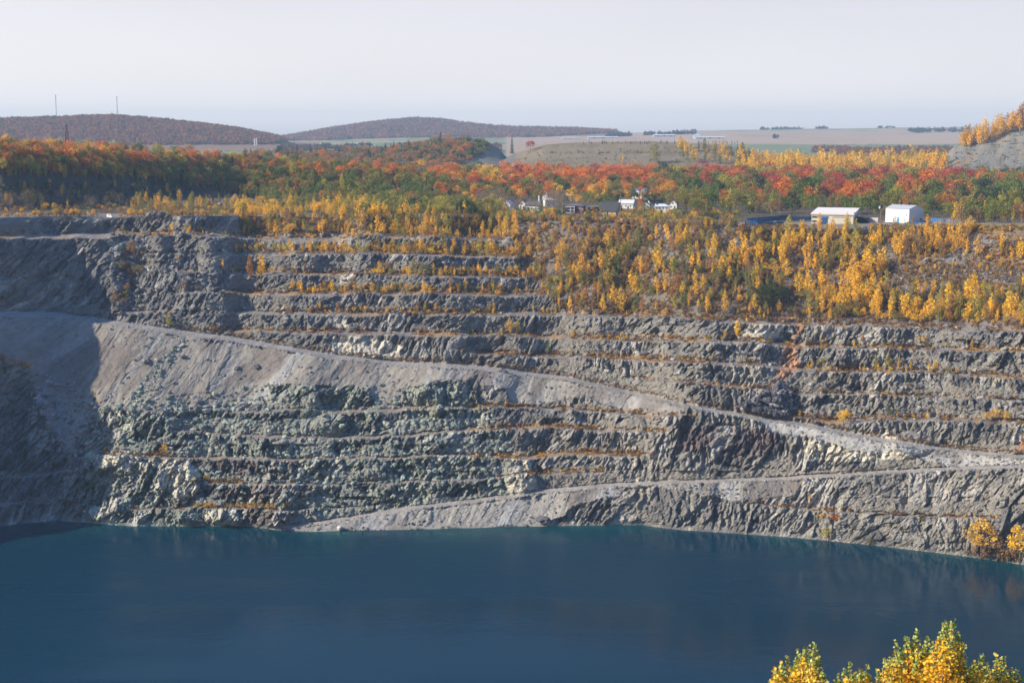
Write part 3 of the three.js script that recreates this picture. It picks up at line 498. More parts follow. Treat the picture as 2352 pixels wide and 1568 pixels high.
for (const [x, y, h] of [[2010, 848, 40], [2040, 846, 36], [1950, 842, 24], [1880, 838, 20], [1985, 845, 26], [2135, 850, 24], [2150, 850, 22]]) plant('bench', x, y, h, 'aspen', rnd() < 0.6 ? 'lime' : 'olive', 'wall');
plant('bench', 2045, 955, 22, 'shrub', 'green', 'wall', 'small green bush on the ledge of orange bushes'); plant('bench', 1880, 770, 26, 'aspen', 'amber', 'wall'); plant('bench', 2120, 790, 24, 'shrub', 'amber', 'wall');
plant('bench', 30, 838, 24, 'shrub', 'rusty', 'wall'); plant('bench', 8, 832, 26, 'shrub', 'brown', 'wall'); plant('bench', 52, 842, 22, 'shrub', 'rusty', 'wall'); plant('bench', 68, 848, 18, 'shrub', 'amber', 'wall');
for (let i = 0; i < 26; i++) plant('corner', ru(255, 320), ru(560, 700), ru(12, 26), 'shrub', pick(['brown', 'rusty', 'olive', 'brown']), 'wall');
// brushy slope
const SLOPE = ['amber', 'golden', 'golden', 'rusty', 'brown', 'brown', 'olive', 'lime', 'amber', 'olive', 'lime', 'green'], patchy = (x, y) => smooth(-0.32, 0.08, fbm(x / 55, y / 26, 83, 3));
sow('slope', [[1300, 575], [1500, 560], [1650, 560], [1760, 640], [1880, 730], [1700, 728], [1500, 718], [1290, 714], [1230, 660], [1250, 600]], 370, 'aspen', SLOPE, 16, 58, 10, 'wall', patchy);
sow('slope', [[1230, 560], [1650, 550], [1850, 640], [1860, 728], [1500, 716], [1290, 712], [1230, 660]], 230, 'broad', ['brown', 'olive', 'olive', 'rusty', 'lime', 'green', 'amber', 'brown', 'brown'], 8, 30, 7, 'wall', patchy);
sow('slope', [[1640, 600], [2030, 560], [2040, 640], [1880, 690], [1700, 690]], 90, 'aspen', ['golden', 'golden', 'amber', 'amber', 'olive', 'brown'], 22, 62, 13, 'wall', patchy);
sow('slope', [[1650, 560], [2040, 550], [2040, 650], [1880, 690], [1700, 690]], 110, 'broad', ['brown', 'olive', 'amber', 'rusty', 'lime', 'golden'], 8, 26, 8, 'wall', patchy);
sow('slope', [[1850, 660], [2352, 668], [2600, 670], [2600, 752], [2352, 748], [2100, 742], [1860, 732]], 280, 'aspen', ['golden', 'golden', 'golden', 'amber', 'golden', 'lime', 'lime', 'olive', 'brown'], 24, 68, 11, 'wall', patchy);
sow('slope', [[1850, 680], [2600, 690], [2600, 752], [2352, 748], [2100, 742], [1860, 732]], 150, 'broad', ['amber', 'olive', 'lime', 'green', 'rusty', 'golden'], 12, 32, 8);
sow('slope', [[1190, 520], [1420, 516], [1720, 524], [1720, 560], [1500, 570], [1300, 590], [1190, 600]], 170, 'aspen', ['amber', 'brown', 'amber', 'golden', 'rusty', 'brown', 'olive', 'lime'], 12, 42, 10, 'wall', patchy);
sow('slope', [[1190, 520], [1720, 524], [1720, 560], [1300, 590], [1190, 600]], 120, 'broad', ['brown', 'brown', 'olive', 'amber', 'rusty'], 7, 20, 7);
sow('slope', [[1720, 530], [2130, 526], [2130, 570], [1900, 585], [1720, 590]], 110, 'aspen', ['amber', 'olive', 'golden', 'brown', 'lime', 'amber'], 18, 50, 11, 'wall', patchy);
sow('slope', [[1720, 530], [2130, 526], [2130, 570], [1720, 590]], 90, 'broad', ['brown', 'olive', 'amber', 'lime', 'green'], 9, 26, 8);
sow('slope', [[2030, 540], [2230, 528], [2230, 575], [2060, 590]], 60, 'aspen', ['golden', 'amber', 'brown', 'amber'], 28, 56, 11);
sow('slope', [[2060, 580], [2600, 560], [2600, 650], [2060, 640]], 46, 'aspen', ['amber', 'golden', 'brown', 'rusty'], 12, 28, 12);
sow('slope', [[2050, 580], [2352, 572], [2352, 590], [2050, 600]], 40, 'aspen', ['amber', 'golden', 'rusty', 'brown', 'olive'], 10, 26, 7);
sow('slope', [[2060, 618], [2352, 618], [2352, 634], [2060, 632]], 44, 'aspen', ['amber', 'golden', 'brown', 'rusty', 'olive'], 9, 22, 7);
sow('slope', [[2060, 545], [2352, 540], [2352, 662], [2060, 655]], 80, 'broad', ['brown', 'rusty', 'olive', 'brown'], 4, 12, 6);
sow('slope', [[550, 502], [880, 506], [1190, 512], [1190, 545], [870, 534], [560, 542]], 170, 'aspen', ['amber', 'golden', 'amber', 'lime', 'brown', 'olive'], 14, 46, 9, 'wall', patchy);
sow('slope', [[550, 502], [1190, 512], [1190, 545], [870, 534], [560, 542]], 90, 'broad', ['amber', 'olive', 'lime', 'brown', 'golden'], 9, 26, 7);
sow('slope', [[1190, 510], [2600, 524], [2600, 745], [1500, 716], [1260, 690]], 900, 'shrub', ['brown', 'rusty', 'brown', 'amber', 'olive', 'olive'], 5, 16, 4);
sow('slope', [[550, 502], [1190, 512], [1190, 545], [870, 534], [560, 542]], 200, 'shrub', ['brown', 'rusty', 'amber', 'olive'], 6, 15, 5);
// benches
const along = (id, a, b) => { const y = STRIPS[id].y, t = STRIPS[id].th, n = Math.ceil((b - a) / 30), o = []; for (let i = 0; i <= n; i++) { const x = lerp(a, b, i / n); o.push([x, y(x) - 4]); } for (let i = n; i >= 0; i--) { const x = lerp(a, b, i / n); o.push([x, y(x) + t * 0.9]); } return o; };
const LEDGE = ['amber', 'rusty', 'amber', 'brown', 'olive', 'golden'];
for (const [id, a, b, n, hi, m] of [[0, 250, 870, 60, 24, 20], [0, 870, 1180, 60, 40, 26], [1, 540, 860, 50, 40, 26], [1, 860, 1220, 90, 44, 40], [2, 530, 720, 12, 24, 16], [2, 860, 1250, 90, 34, 46], [3, 640, 1290, 110, 34, 54], [4, 640, 1290, 70, 28, 26], [4, 1300, 1860, 50, 22, 30], [5, 480, 1060, 60, 14, 6], [5, 1060, 1840, 90, 24, 16], [5, 1850, 2352, 40, 24, 14], [6, 1300, 1760, 60, 18, 10], [6, 1850, 2180, 40, 28, 16], [6, 2180, 2352, 18, 14, 4], [7, 1500, 2352, 36, 14, 0], [8, 1800, 2352, 46, 20, 8], [10, 1080, 1560, 50, 10, 0], [11, 1090, 1540, 60, 14, 6], [12, 230, 400, 26, 18, 4], [12, 1080, 1480, 70, 16, 6], [13, 440, 560, 24, 20, 10], [13, 1200, 1390, 26, 10, 0], [16, 440, 660, 60, 20, 22], [18, 1720, 2300, 30, 12, 4], [14, -40, 180, 8, 12, 0]]) {
  sow('bench', along(id, a, b), n, 'shrub', LEDGE, 6, Math.max(9, hi * 0.55), 4);
  if (m) sow('bench', along(id, a, b), m, 'aspen', ['amber', 'golden', 'amber', 'olive', 'rusty', 'lime'], hi * 0.55, hi, 7);
}
sow('bench', [[1850, 770], [2352, 780], [2352, 1020], [2000, 940], [1860, 900]], 60, 'shrub', ['rusty', 'brown', 'amber', 'olive'], 6, 14, 6);
sow('bench', [[1700, 1125], [2352, 1090], [2352, 1250], [1950, 1225], [1700, 1200]], 50, 'shrub', ['rusty', 'brown', 'amber', 'olive'], 5, 12, 6);
sow('bench', [[250, 540], [520, 540], [500, 740], [300, 735]], 50, 'shrub', ['rusty', 'brown', 'amber', 'brown'], 5, 13, 6);
// rim strip and woods beyond
sow('rim', [[560, 494], [1140, 494], [1400, 500], [1700, 508], [1700, 522], [1400, 514], [1100, 508], [560, 504]], 260, 'shrub', ['brown', 'amber', 'olive', 'lime', 'green', 'rusty'], 7, 17, 4);
sow('rim', [[1150, 497], [1400, 501], [1700, 510], [1700, 524], [1400, 515], [1150, 508]], 90, 'broad', ['brown', 'amber', 'olive', 'lime', 'rusty'], 10, 26, 8);
sow('rim', [[1820, 519], [2060, 520], [2352, 521], [2352, 530], [1820, 528]], 130, 'shrub', ['brown', 'amber', 'olive', 'lime', 'green', 'rusty'], 6, 14, 4);
sow('rim', [[-60, 478], [560, 480], [560, 499], [-60, 500]], 150, 'broad', ['brown', 'olive', 'amber', 'brown', 'rusty', 'lime'], 8, 22, 7, 'far');
sow('rim', [[-60, 494], [560, 488], [560, 499], [-60, 502]], 150, 'shrub', ['brown', 'amber', 'rusty', 'olive'], 7, 18, 4, 'far');
sow('rim', [[540, 478], [860, 484], [880, 503], [545, 503]], 80, 'aspen', ['amber', 'golden', 'golden', 'lime', 'olive', 'amber'], 22, 50, 9, 'far');
sow('rim', [[540, 474], [860, 482], [880, 503], [545, 503]], 80, 'broad', ['amber', 'golden', 'lime', 'olive', 'amber'], 18, 38, 8, 'far');
sow('rim', [[300, 468], [560, 470], [560, 494], [300, 488]], 70, 'aspen', ['olive', 'amber', 'lime', 'brown'], 16, 34, 7, 'far');
sow('rim', [[0, 460], [300, 466], [300, 488], [0, 488]], 60, 'twiggy', ['brown', 'olive', 'drab'], 20, 40, 7, 'far');
sow('darkbank', [[-60, 425], [300, 432], [560, 462], [300, 480], [-60, 488]], 300, 'broad', ['blackish', 'blackish', 'brown', 'blackish', 'blackish', 'olive'], 7, 17, 5, 'far');
sow('darkbank', [[-60, 425], [300, 432], [560, 462], [300, 480], [-60, 488]], 34, 'aspen', ['amber', 'olive', 'lime', 'green'], 20, 36, 8, 'far');
sow('ridge', [[-100, 330], [130, 346], [300, 354], [500, 370], [700, 388], [850, 400], [1000, 418], [1000, 432], [700, 415], [400, 396], [0, 372], [-100, 366]], 380, 'broad', (x) => pick(x < 420 ? ['orange', 'rusty', 'orange', 'brown', 'olive', 'rusty', 'amber', 'green', 'lime'] : ['rusty', 'olive', 'olive', 'green', 'lime', 'orange', 'brown', 'olive']), 26, 42, 9, 'far');
sow('ridge', [[-100, 366], [0, 372], [400, 396], [700, 415], [1000, 432], [1000, 470], [800, 480], [640, 470], [500, 440], [300, 415], [-60, 405]], 330, 'broad', (x) => pick(x > 380 ? ['green', 'green', 'olive', 'lime', 'green', 'olive', 'olive', 'rusty'] : ['rusty', 'lime', 'amber', 'olive', 'orange', 'lime', 'green', 'rusty']), 26, 42, 9, 'far');
sow('ridge', [[-100, 372], [400, 400], [700, 420], [1000, 436], [1000, 474], [800, 484], [620, 470], [480, 440], [300, 415], [-60, 405]], 300, 'aspen', (x) => pick(x > 380 ? ['green', 'olive', 'lime', 'green', 'olive'] : ['lime', 'lime', 'brown', 'olive', 'amber', 'amber']), 26, 46, 9, 'far');
sow('ridge', [[0, 330], [1000, 415], [1000, 470], [560, 450], [0, 400]], 70, 'spruce', ['blackish'], 26, 40, 10, 'far');
sow('village', [[820, 478], [1150, 480], [1150, 502], [820, 500]], 90, 'broad', ['green', 'olive', 'lime', 'olive', 'blackish'], 26, 44, 8, 'far');
sow('village', [[840, 495], [1160, 494], [1160, 503], [840, 503]], 60, 'aspen', ['olive', 'lime', 'amber', 'golden'], 22, 44, 7, 'far');
sow('village', [[1000, 425], [1560, 430], [1560, 450], [1000, 460]], 200, 'broad', ['green', 'olive', 'orange', 'red', 'amber', 'olive', 'blackish', 'rusty'], 26, 42, 7, 'far');
sow('village', [[1090, 470], [1290, 466], [1290, 484], [1090, 488]], 60, 'twiggy', ['drab', 'brown', 'drab', 'rusty'], 30, 46, 7, 'far');
sow('village', [[1150, 488], [1700, 490], [1700, 506], [1150, 498]], 210, 'shrub', ['olive', 'green', 'amber', 'blackish', 'rusty', 'lime'], 9, 20, 5, 'far');
sow('maples', [[880, 404], [1150, 406], [1800, 408], [2000, 414], [2600, 416], [2600, 444], [1560, 432], [1150, 428], [900, 425]], 640, 'broad', (x, y) => pick(x > 1500 && fbm(x / 70, y / 14, 88, 2) < -0.16 ? ['green', 'olive', 'lime', 'blackish', 'rusty'] : x < 1150 ? ['orange', 'olive', 'green', 'orange', 'amber', 'olive', 'rusty', 'green', 'lime'] : x < 1500 ? ['orange', 'red', 'orange', 'orange', 'crimson', 'red', 'orange', 'rusty'] : ['red', 'red', 'orange', 'crimson', 'red', 'rusty', 'crimson', 'green']), 28, 46, 7, 'far');
sow('greenbelt', [[1560, 446], [2600, 430], [2600, 512], [2200, 514], [2130, 502], [2000, 494], [1860, 492], [1700, 500], [1570, 500]], 470, 'broad', (x, y) => pick(fbm(x / 60, y / 18, 89, 2) > (y < 470 ? 0.1 : 0.34) ? ['red', 'orange', 'rusty', 'crimson', 'orange'] : fbm(x / 50, y / 22, 87, 2) > 0.12 ? ['blackish', 'green', 'green', 'blackish'] : ['green', 'olive', 'olive', 'lime', 'rusty', 'brown', 'olive', 'green']), 30, 62, 8, 'far');
sow('greenbelt', [[1560, 450], [2600, 440], [2600, 512], [2130, 504], [1860, 492], [1570, 500]], 120, 'aspen', ['olive', 'green', 'brown', 'lime', 'green'], 34, 62, 9, 'far');
sow('greenbelt', [[2130, 480], [2600, 470], [2600, 514], [2200, 514]], 60, 'aspen', ['olive', 'brown', 'amber', 'lime'], 34, 56, 9, 'far');
sow('yellowstrip', [[1690, 382], [2160, 378], [2170, 396], [1690, 400]], 230, 'aspen', ['amber', 'golden', 'amber', 'amber', 'golden', 'olive'], 30, 52, 7, 'far');
sow('bank', [[1200, 350], [1560, 340], [1700, 380], [1200, 380]], 110, 'shrub', ['olive', 'brown', 'green', 'blackish'], 3, 8, 6, 'far');
sow('bank', [[1560, 340], [1720, 350], [1720, 382], [1560, 372]], 46, 'aspen', ['amber', 'olive', 'green', 'golden'], 20, 40, 9, 'far');
for (const [x, y, h, c] of [[1505, 374, 50, 'olive'], [1565, 350, 30, 'golden'], [1660, 352, 36, 'amber'], [1705, 370, 44, 'green'], [1600, 372, 30, 'amber'], [1430, 378, 22, 'golden']]) plant('bank', x, y, h, 'aspen', c, 'far');
for (let i = 0; i < 40; i++) plant('bank', ru(1330, 1700), ru(327, 331), ru(5, 9), 'spruce', 'blackish', 'far');
for (let i = 0; i < 70; i++) plant('bank', ru(1250, 1560), 352 + ru(-1, 1), ru(3, 5), 'shrub', 'olive', 'far');
sow('village', [[1150, 486], [1560, 488], [1560, 499], [1150, 496]], 46, 'broad', ['olive', 'green', 'rusty', 'amber', 'lime'], 14, 30, 12, 'far');
sow('village', [[1180, 484], [1300, 482], [1300, 490], [1180, 492]], 12, 'twiggy', ['drab', 'brown'], 30, 44, 10, 'far');
sow('village', [[1000, 455], [1560, 455], [1560, 476], [1000, 476]], 80, 'broad', ['green', 'olive', 'orange', 'olive', 'blackish', 'amber', 'rusty'], 26, 40, 10, 'far');
plant('bank', 1176, 352, 42, 'spruce', 'blackish', 'far', 'dark ragged pine standing alone beside the end of the grass embankment');
plant('woodhill', 1012, 345, 44, 'spruce', 'blackish', 'far', 'tall dark spruce breaking the crest of the round wooded hill');
plant('bank', 1218, 346, 26, 'broad', 'crimson', 'far', 'small crimson tree beside the grass embankment, left of it');
sow('woodhill', [[500, 388], [560, 354], [700, 356], [850, 354], [940, 340], [1000, 330], [1080, 327], [1090, 372], [1000, 388], [700, 388]], 420, 'broad', ['rusty', 'brown', 'orange', 'rusty', 'olive', 'blackish', 'rusty', 'brown', 'olive'], 14, 24, 6, 'far');
sow('woodhill', [[1060, 326], [1115, 332], [1130, 345], [1090, 366], [1050, 372]], 60, 'broad', ['blackish', 'olive', 'green'], 14, 22, 5, 'far');
sow('woodhill', [[560, 356], [1000, 332], [1040, 372], [700, 386]], 60, 'spruce', ['blackish'], 14, 24, 7, 'far');
sow('dumptop', [[2196, 338], [2260, 318], [2300, 304], [2352, 286], [2600, 250], [2600, 262], [2352, 300], [2300, 318], [2210, 346]], 110, 'aspen', ['amber', 'golden', 'amber', 'rusty'], 36, 58, 7, 'far');
sow('dumptop', [[2160, 385], [2230, 350], [2600, 320], [2600, 395], [2160, 396]], 30, 'shrub', ['amber', 'rusty', 'olive'], 5, 14, 9, 'far');

// ------------------------------------------------------------------ plants: build, the larger ones one by one, the rest as woods
const LM = [[150, 'the shaded pit corner'], [250, 'the white van'], [400, 'the dark rock heap'], [520, 'the grey rock knobs'], [700, 'the yellow rim grove'], [900, 'the green wood edge'], [1030, 'the red walled house'], [1140, 'the westmost utility pole'], [1230, 'the tall white chimney'], [1325, 'the brick house'], [1405, 'the dark roofed house'], [1440, 'the pole amid boulders'], [1520, 'the hip roofed house'], [1600, 'the gap in the green wood'], [1685, 'the lone utility pole'], [1755, 'the blue enclosure'], [1870, 'the beige building corner'], [1960, 'the long beige building'], [2075, 'the white metal shed'], [2160, 'the blue fence'], [2280, 'the rim road bend']];
const ORD = ['first', 'second', 'third', 'fourth', 'fifth', 'sixth', 'seventh', 'eighth', 'ninth', 'tenth', 'eleventh', 'twelfth', 'thirteenth', 'fourteenth', 'fifteenth', 'sixteenth'], NUM = ['', 'one', 'two', 'three', 'four', 'five', 'six', 'seven', 'eight', 'nine', 'ten', 'eleven', 'twelve', 'thirteen', 'fourteen', 'fifteen', 'sixteen'];
const KINDS = { aspen: ['aspen_tree', 'aspen', 'tree', 230], broad: ['broadleaf_tree', 'tree', 'tree', 280], spruce: ['spruce_tree', 'spruce', 'tree', 60], shrub: ['shrub', 'shrub', 'shrub', 140], twiggy: ['twiggy_tree', 'bare tree', 'tree', 60] };
const WHERE = { slope: (p) => (p.yF < 570 ? 'high on slope under' : p.yF < 650 ? 'midslope under' : 'low on slope under'), bench: (p) => (p.yF < 600 ? 'on top ledges under' : p.yF < 700 ? 'on middle ledges under' : p.yF < 800 ? 'on ledge far under' : p.yF < 930 ? 'on ledge deep under' : 'near lake under'), corner: () => 'in rock corner under', rim: () => 'on the rim near', darkbank: () => 'on dark bank behind', ridge: (p) => (p.yF < 385 ? 'on ridge top behind' : 'on ridge flank behind'), village: () => 'among houses near', maples: (p) => (p.yF < 412 ? 'in far red belt behind' : 'in near red belt behind'), greenbelt: (p) => (p.yF < 475 ? 'in green belt by' : 'at wood edge by'), yellowstrip: () => 'in yellow row behind', bank: () => 'on embankment behind', woodhill: () => 'on wooded hill behind', dumptop: () => 'on grey dump behind', shore: () => 'on the shore under', shorethicket: () => 'in the shore thicket deep under', spruceclump: () => 'in dark clump under' };
const GROUPS = { aspen: 'yellow aspens of the pit slope and rim', broad: 'broad autumn trees beyond the rim', spruce: 'dark conifers about the pit', shrub: 'autumn shrubs on the ledges', twiggy: 'half bare trees by the rim' };
const shapeCount = {};
for (const [kind, [name, word, cat, most]] of Object.entries(KINDS)) {
  const list = plants.filter((p) => p.kind === kind);
  const inView = (p) => p.xF > 4 && p.xF < 2348;
  list.forEach((p, i) => { p.v = (i * 7 + Math.floor(p.xF)) % SHAPES[p.shape].length; p.turn = ru(0, 6.28); p.w = (p.wide ?? 1) * (p.where === 'maples' ? ru(1.05, 1.5) : ru(0.85, 1.3)); p.size = p.h / -p.p.z * FOC / K * (p.first ? 3 : 1) * (inView(p) ? 1 : 0.01); });
  list.sort((a, b) => b.size - a.size);
  const singles = list.slice(0, most).filter(inView), rest = list.filter((p) => !singles.includes(p));
  const hs = singles.map((p) => p.h).sort((a, b) => a - b), hA = hs[Math.floor(hs.length * 0.33)], hB = hs[Math.floor(hs.length * 0.75)];
  const byLabel = new Map();
  for (const p of singles) {
    let lm = LM[0]; for (const l of LM) if (Math.abs(l[0] - p.xF) < Math.abs(lm[0] - p.xF)) lm = l;
    p.text = p.label ?? `${p.h < hA ? 'small' : p.h < hB ? 'middling' : 'tall'} ${p.hue} ${word} ${WHERE[p.where](p)} ${lm[1].replace('the ', '')}`;
    if (!byLabel.has(p.text)) byLabel.set(p.text, []); byLabel.get(p.text).push(p);
  }
  for (const [t, same] of byLabel) if (same.length > 1) { same.sort((a, b) => a.xF - b.xF); same.forEach((p, i) => { p.text = same.length === 2 ? `${t}, ${i ? 'right' : 'left'} one of two` : `${t}, ${i === 0 ? 'leftmost' : i === same.length - 1 ? 'rightmost' : ORD[i] + ' from left'} of ${NUM[same.length] ?? 'many'}`; }); }
  for (const p of singles) if (p.text.split(/[\s]+/).length > 16) p.text = p.text.replace(/^(small|middling|tall) /, '').replace(/ (on|in|at) /, ' ');
  const protos = new Map();
  for (const p of singles) {
    const key = p.v + p.hue, from = protos.get(key);
    let o;
    if (from) { o = from.clone(); o.name = numbered(name); scene.add(o); o.userData = { label: p.text, category: cat, group: GROUPS[kind] }; } else {
      o = thing(name, p.text, cat, p.p, 0, GROUPS[kind]); const s = SHAPES[p.shape][p.v];
      part('trunk', s.trunk, BARK[p.shape], o); part('crown', s.crown, LEAF[p.hue], o); protos.set(key, o);
    }
    o.position.copy(p.p); o.position.y -= 0.1; o.rotation.y = p.turn; o.scale.set(p.h * p.w, p.h, p.h * p.w);
  }
  if (rest.length) {
    const g = new THREE.Group(); g.name = { aspen: 'aspen_thicket', broad: 'autumn_woods', spruce: 'conifers', shrub: 'undergrowth', twiggy: 'brush' }[kind]; g.userData = { kind: 'stuff' }; scene.add(g);
    const M = new THREE.Matrix4(), Q = new THREE.Quaternion(), up = V(0, 1, 0), c = new THREE.Color();
    SHAPES[kind].forEach((s, v) => {
      const mine = rest.filter((p) => p.v === v); if (!mine.length) return;
      for (const [n, geo, mat] of [['crown', s.crown, LEAF_ANY], ['trunk', s.trunk, BARK[kind]]]) {
        const m = new THREE.InstancedMesh(geo, mat, mine.length); m.name = n;
        mine.forEach((p, i) => { m.setMatrixAt(i, M.compose(V(p.p.x, p.p.y - 0.1, p.p.z), Q.setFromAxisAngle(up, p.turn), V(p.h * p.w, p.h, p.h * p.w))); if (n === 'crown') { const h = HUES[p.hue], t = 0.85 + 0.3 * h2(i, v, 5); m.setColorAt(i, c.setRGB(h[0] * t, h[1] * t, h[2] * t)); } });
        g.add(m);
      }
    });
  }
}
console.log('plants', plants.length, JSON.stringify(Object.keys(KINDS).map((k) => [k, plants.filter((p) => p.kind === k).length])));
function stuff(name, geos, mat, places, colours) { // many small copies of a few shapes, as one thing nobody counts
  const g = new THREE.Group(); g.name = name; g.userData = { kind: 'stuff' }; scene.add(g);
  geos.forEach((geo, v) => { const mine = places.filter((_, i) => i % geos.length === v), m = new THREE.InstancedMesh(geo, mat, mine.length); m.name = name + '_patch'; mine.forEach((p, i) => { m.setMatrixAt(i, p.m); if (p.c) m.setColorAt(i, p.c); }); g.add(m); });
}
const placed = (p, s, tilt = 0) => new THREE.Matrix4().compose(p, new THREE.Quaternion().setFromEuler(new THREE.Euler(ru(-tilt, tilt), ru(0, 6.28), ru(-tilt, tilt))), Array.isArray(s) ? V(...s) : V(s, s, s));
{ // dry grass on the ledges and slope
  const tufts = [0, 1, 2].map(() => leafCloud(Array.from({ length: 16 }, () => [gauss() * 0.6, ru(0.05, 0.5), gauss() * 0.6, 0, 0.2, 1, ru(0.75, 1.2)]), 0.5, 0.1)), places = [];
  const add = (x, y, s) => { const h = pick([[0.36, 0.17, 0.045], [0.3, 0.13, 0.04], [0.26, 0.17, 0.06], [0.22, 0.12, 0.06]]), t = ru(0.7, 1.15); places.push({ m: placed(wallAt(x, y), s), c: rgb(h[0] * t, h[1] * t, h[2] * t) }); };
  for (const [id, a, b, n] of [[0, 250, 1180, 500], [1, 530, 1220, 400], [2, 515, 1250, 450], [3, 500, 1290, 500], [4, 640, 1860, 900], [4, 1860, 2352, 300], [5, 480, 1840, 800], [5, 1850, 2352, 300], [6, 1060, 1760, 600], [6, 1850, 2352, 260], [7, 1450, 2352, 300], [8, 1790, 2352, 320], [10, 1080, 1600, 260], [11, 1090, 1540, 300], [12, 230, 400, 80], [12, 1080, 1500, 320], [13, 440, 560, 70], [13, 1200, 1390, 120], [16, 300, 700, 160], [18, 1720, 2300, 160]]) for (let i = 0; i < n; i++) { const x = ru(a, b); if (vnoise(x / 24, id, 60) < -0.25) continue; add(x, STRIPS[id].y(x) + ru(-5, STRIPS[id].th), ru(0.7, 1.8)); }
  for (let i = 0; i < 900; i++) { const x = ru(400, 2352); add(x, STRIPS[9].y(x) - ru(0, 7) - 1, ru(0.6, 1.5)); }
  for (let i = 0; i < 15000; i++) { const x = ru(1150, 2420), y = ru(512, 752); if (inside(VEG, x, y) && fbm(x / 40, y / 20, 90, 3) > -0.12) add(x, y, ru(0.7, 2)); }
  for (let i = 0; i < 1500; i++) { const x = ru(550, 1190), y = ru(500, 545); if (inside(VEG, x, y)) add(x, y, ru(0.7, 1.8)); }
  stuff('dry_grass', tufts, LEAF_ANY, places);
}
const STONES = [0, 1, 2, 3].map((k) => { const g = new THREE.IcosahedronGeometry(0.5, 1), p = g.attributes.position, v = V(); for (let i = 0; i < p.count; i++) { v.fromBufferAttribute(p, i); const q = 1 + 0.5 * facets(v.x * 2.2 + k * 9 + v.z, v.y * 2.2 - v.z * 1.3, 60 + k); p.setXYZ(i, v.x * q * 1.25, v.y * q * 0.75, v.z * q); } g.computeVertexNormals(); return g; });
{ // broken rock on the benches and the rubble slope
  const places = [], mat = new THREE.MeshStandardMaterial({ color: 0xffffff, roughness: 0.92 });
  const add = (x, y, s, c) => { const t = ru(0.7, 1.35); places.push({ m: placed(wallAt(x, y).add(V(0, s * 0.15, 0)), [s * ru(0.8, 1.3), s * ru(0.7, 1.1), s], 0.5), c: rgb(c[0] * t, c[1] * t, c[2] * t) }); };
  const many = (area, n, s0, s1, cols, keep) => { const xs = area.map((p) => p[0]), ys = area.map((p) => p[1]); for (let i = 0, k = 0; i < n && k < n * 8; k++) { const x = ru(Math.min(...xs), Math.max(...xs)), y = ru(Math.min(...ys), Math.max(...ys)); if (!inside(area, x, y) || (keep && rnd() > keep(x, y))) continue; i++; add(x, y, lerp(s0, s1, Math.pow(rnd(), 3)), pick(cols)); } };
  const green = [[0.2, 0.25, 0.21], [0.26, 0.31, 0.26], [0.16, 0.19, 0.17], [0.3, 0.3, 0.25]], grey = [[0.16, 0.155, 0.16], [0.22, 0.21, 0.2], [0.13, 0.125, 0.13], [0.28, 0.27, 0.25]];
  const nearFoot = (x, y) => { let best = 99; for (const s of STRIPS) if (s.k === 'ledge' && x > s.a[0] && x < s.a[1]) { const d = s.y(x) - y; if (d > -4 && d < best) best = d; } return best < 26 ? 1 : 0.25; };
  many(GREENISH, 2600, 0.5, 3.0, green, nearFoot);
  many(RUBBLE, 1100, 0.5, 3.6, [[0.12, 0.115, 0.12], [0.16, 0.155, 0.155], [0.1, 0.1, 0.105], [0.2, 0.195, 0.19]]);
  many(DARKHEAP, 1100, 0.5, 3.2, [[0.07, 0.07, 0.085], [0.1, 0.1, 0.115], [0.055, 0.055, 0.07], [0.2, 0.2, 0.21]]);
  many([[500, 545], [1200, 545], [1200, 770], [500, 760]], 1100, 0.5, 3, grey, nearFoot);
  many([[1300, 720], [2352, 755], [2352, 1020], [1300, 860]], 1500, 0.5, 3, grey, nearFoot);
  many([[230, 930], [620, 930], [620, 945], [230, 945]], 260, 0.6, 4, green.concat(grey));
  many([[300, 900], [420, 770], [435, 772], [340, 930], [300, 930]], 170, 0.6, 2.8, green);
  many([[60, 850], [180, 880], [225, 940], [190, 1060], [120, 1050], [60, 960]], 400, 0.6, 3.5, grey);
  many([[1190, 520], [2352, 530], [2352, 660], [1700, 620], [1190, 600]], 1300, 0.4, 2.4, grey);
  many([[2060, 610], [2352, 615], [2352, 655], [2060, 640]], 900, 0.4, 1.7, [[0.09, 0.088, 0.092], [0.12, 0.115, 0.12], [0.18, 0.175, 0.17]]);
  for (const t of TALUS) many(t, 260, 0.4, 1.8, grey);
  for (const id of [9, 17]) for (let i = 0; i < 420; i++) { const x = ru(id === 9 ? 100 : 660, 2352), q = STRIPS[id]; add(x, q.y(x) + (rnd() < 0.75 ? q.th * ru(0.85, 1.15) : -ru(0, 3)), ru(0.35, 1.1), pick(grey)); }
  for (let i = 0; i < 900; i++) { const x = ru(2130, 2352), y = ru(300, 394); if (y < 322 - (x - 2200) * 0.28 + 6) continue; const p = hit(x, y), s = ru(0.8, 3.2) * ru(0.6, 1), t = ru(0.7, 1.3); places.push({ m: placed(p, [s * 1.2, s * 0.8, s], 0.5), c: rgb(0.2 * t, 0.195 * t, 0.175 * t) }); }
  stuff('rubble', STONES, mat, places);
}
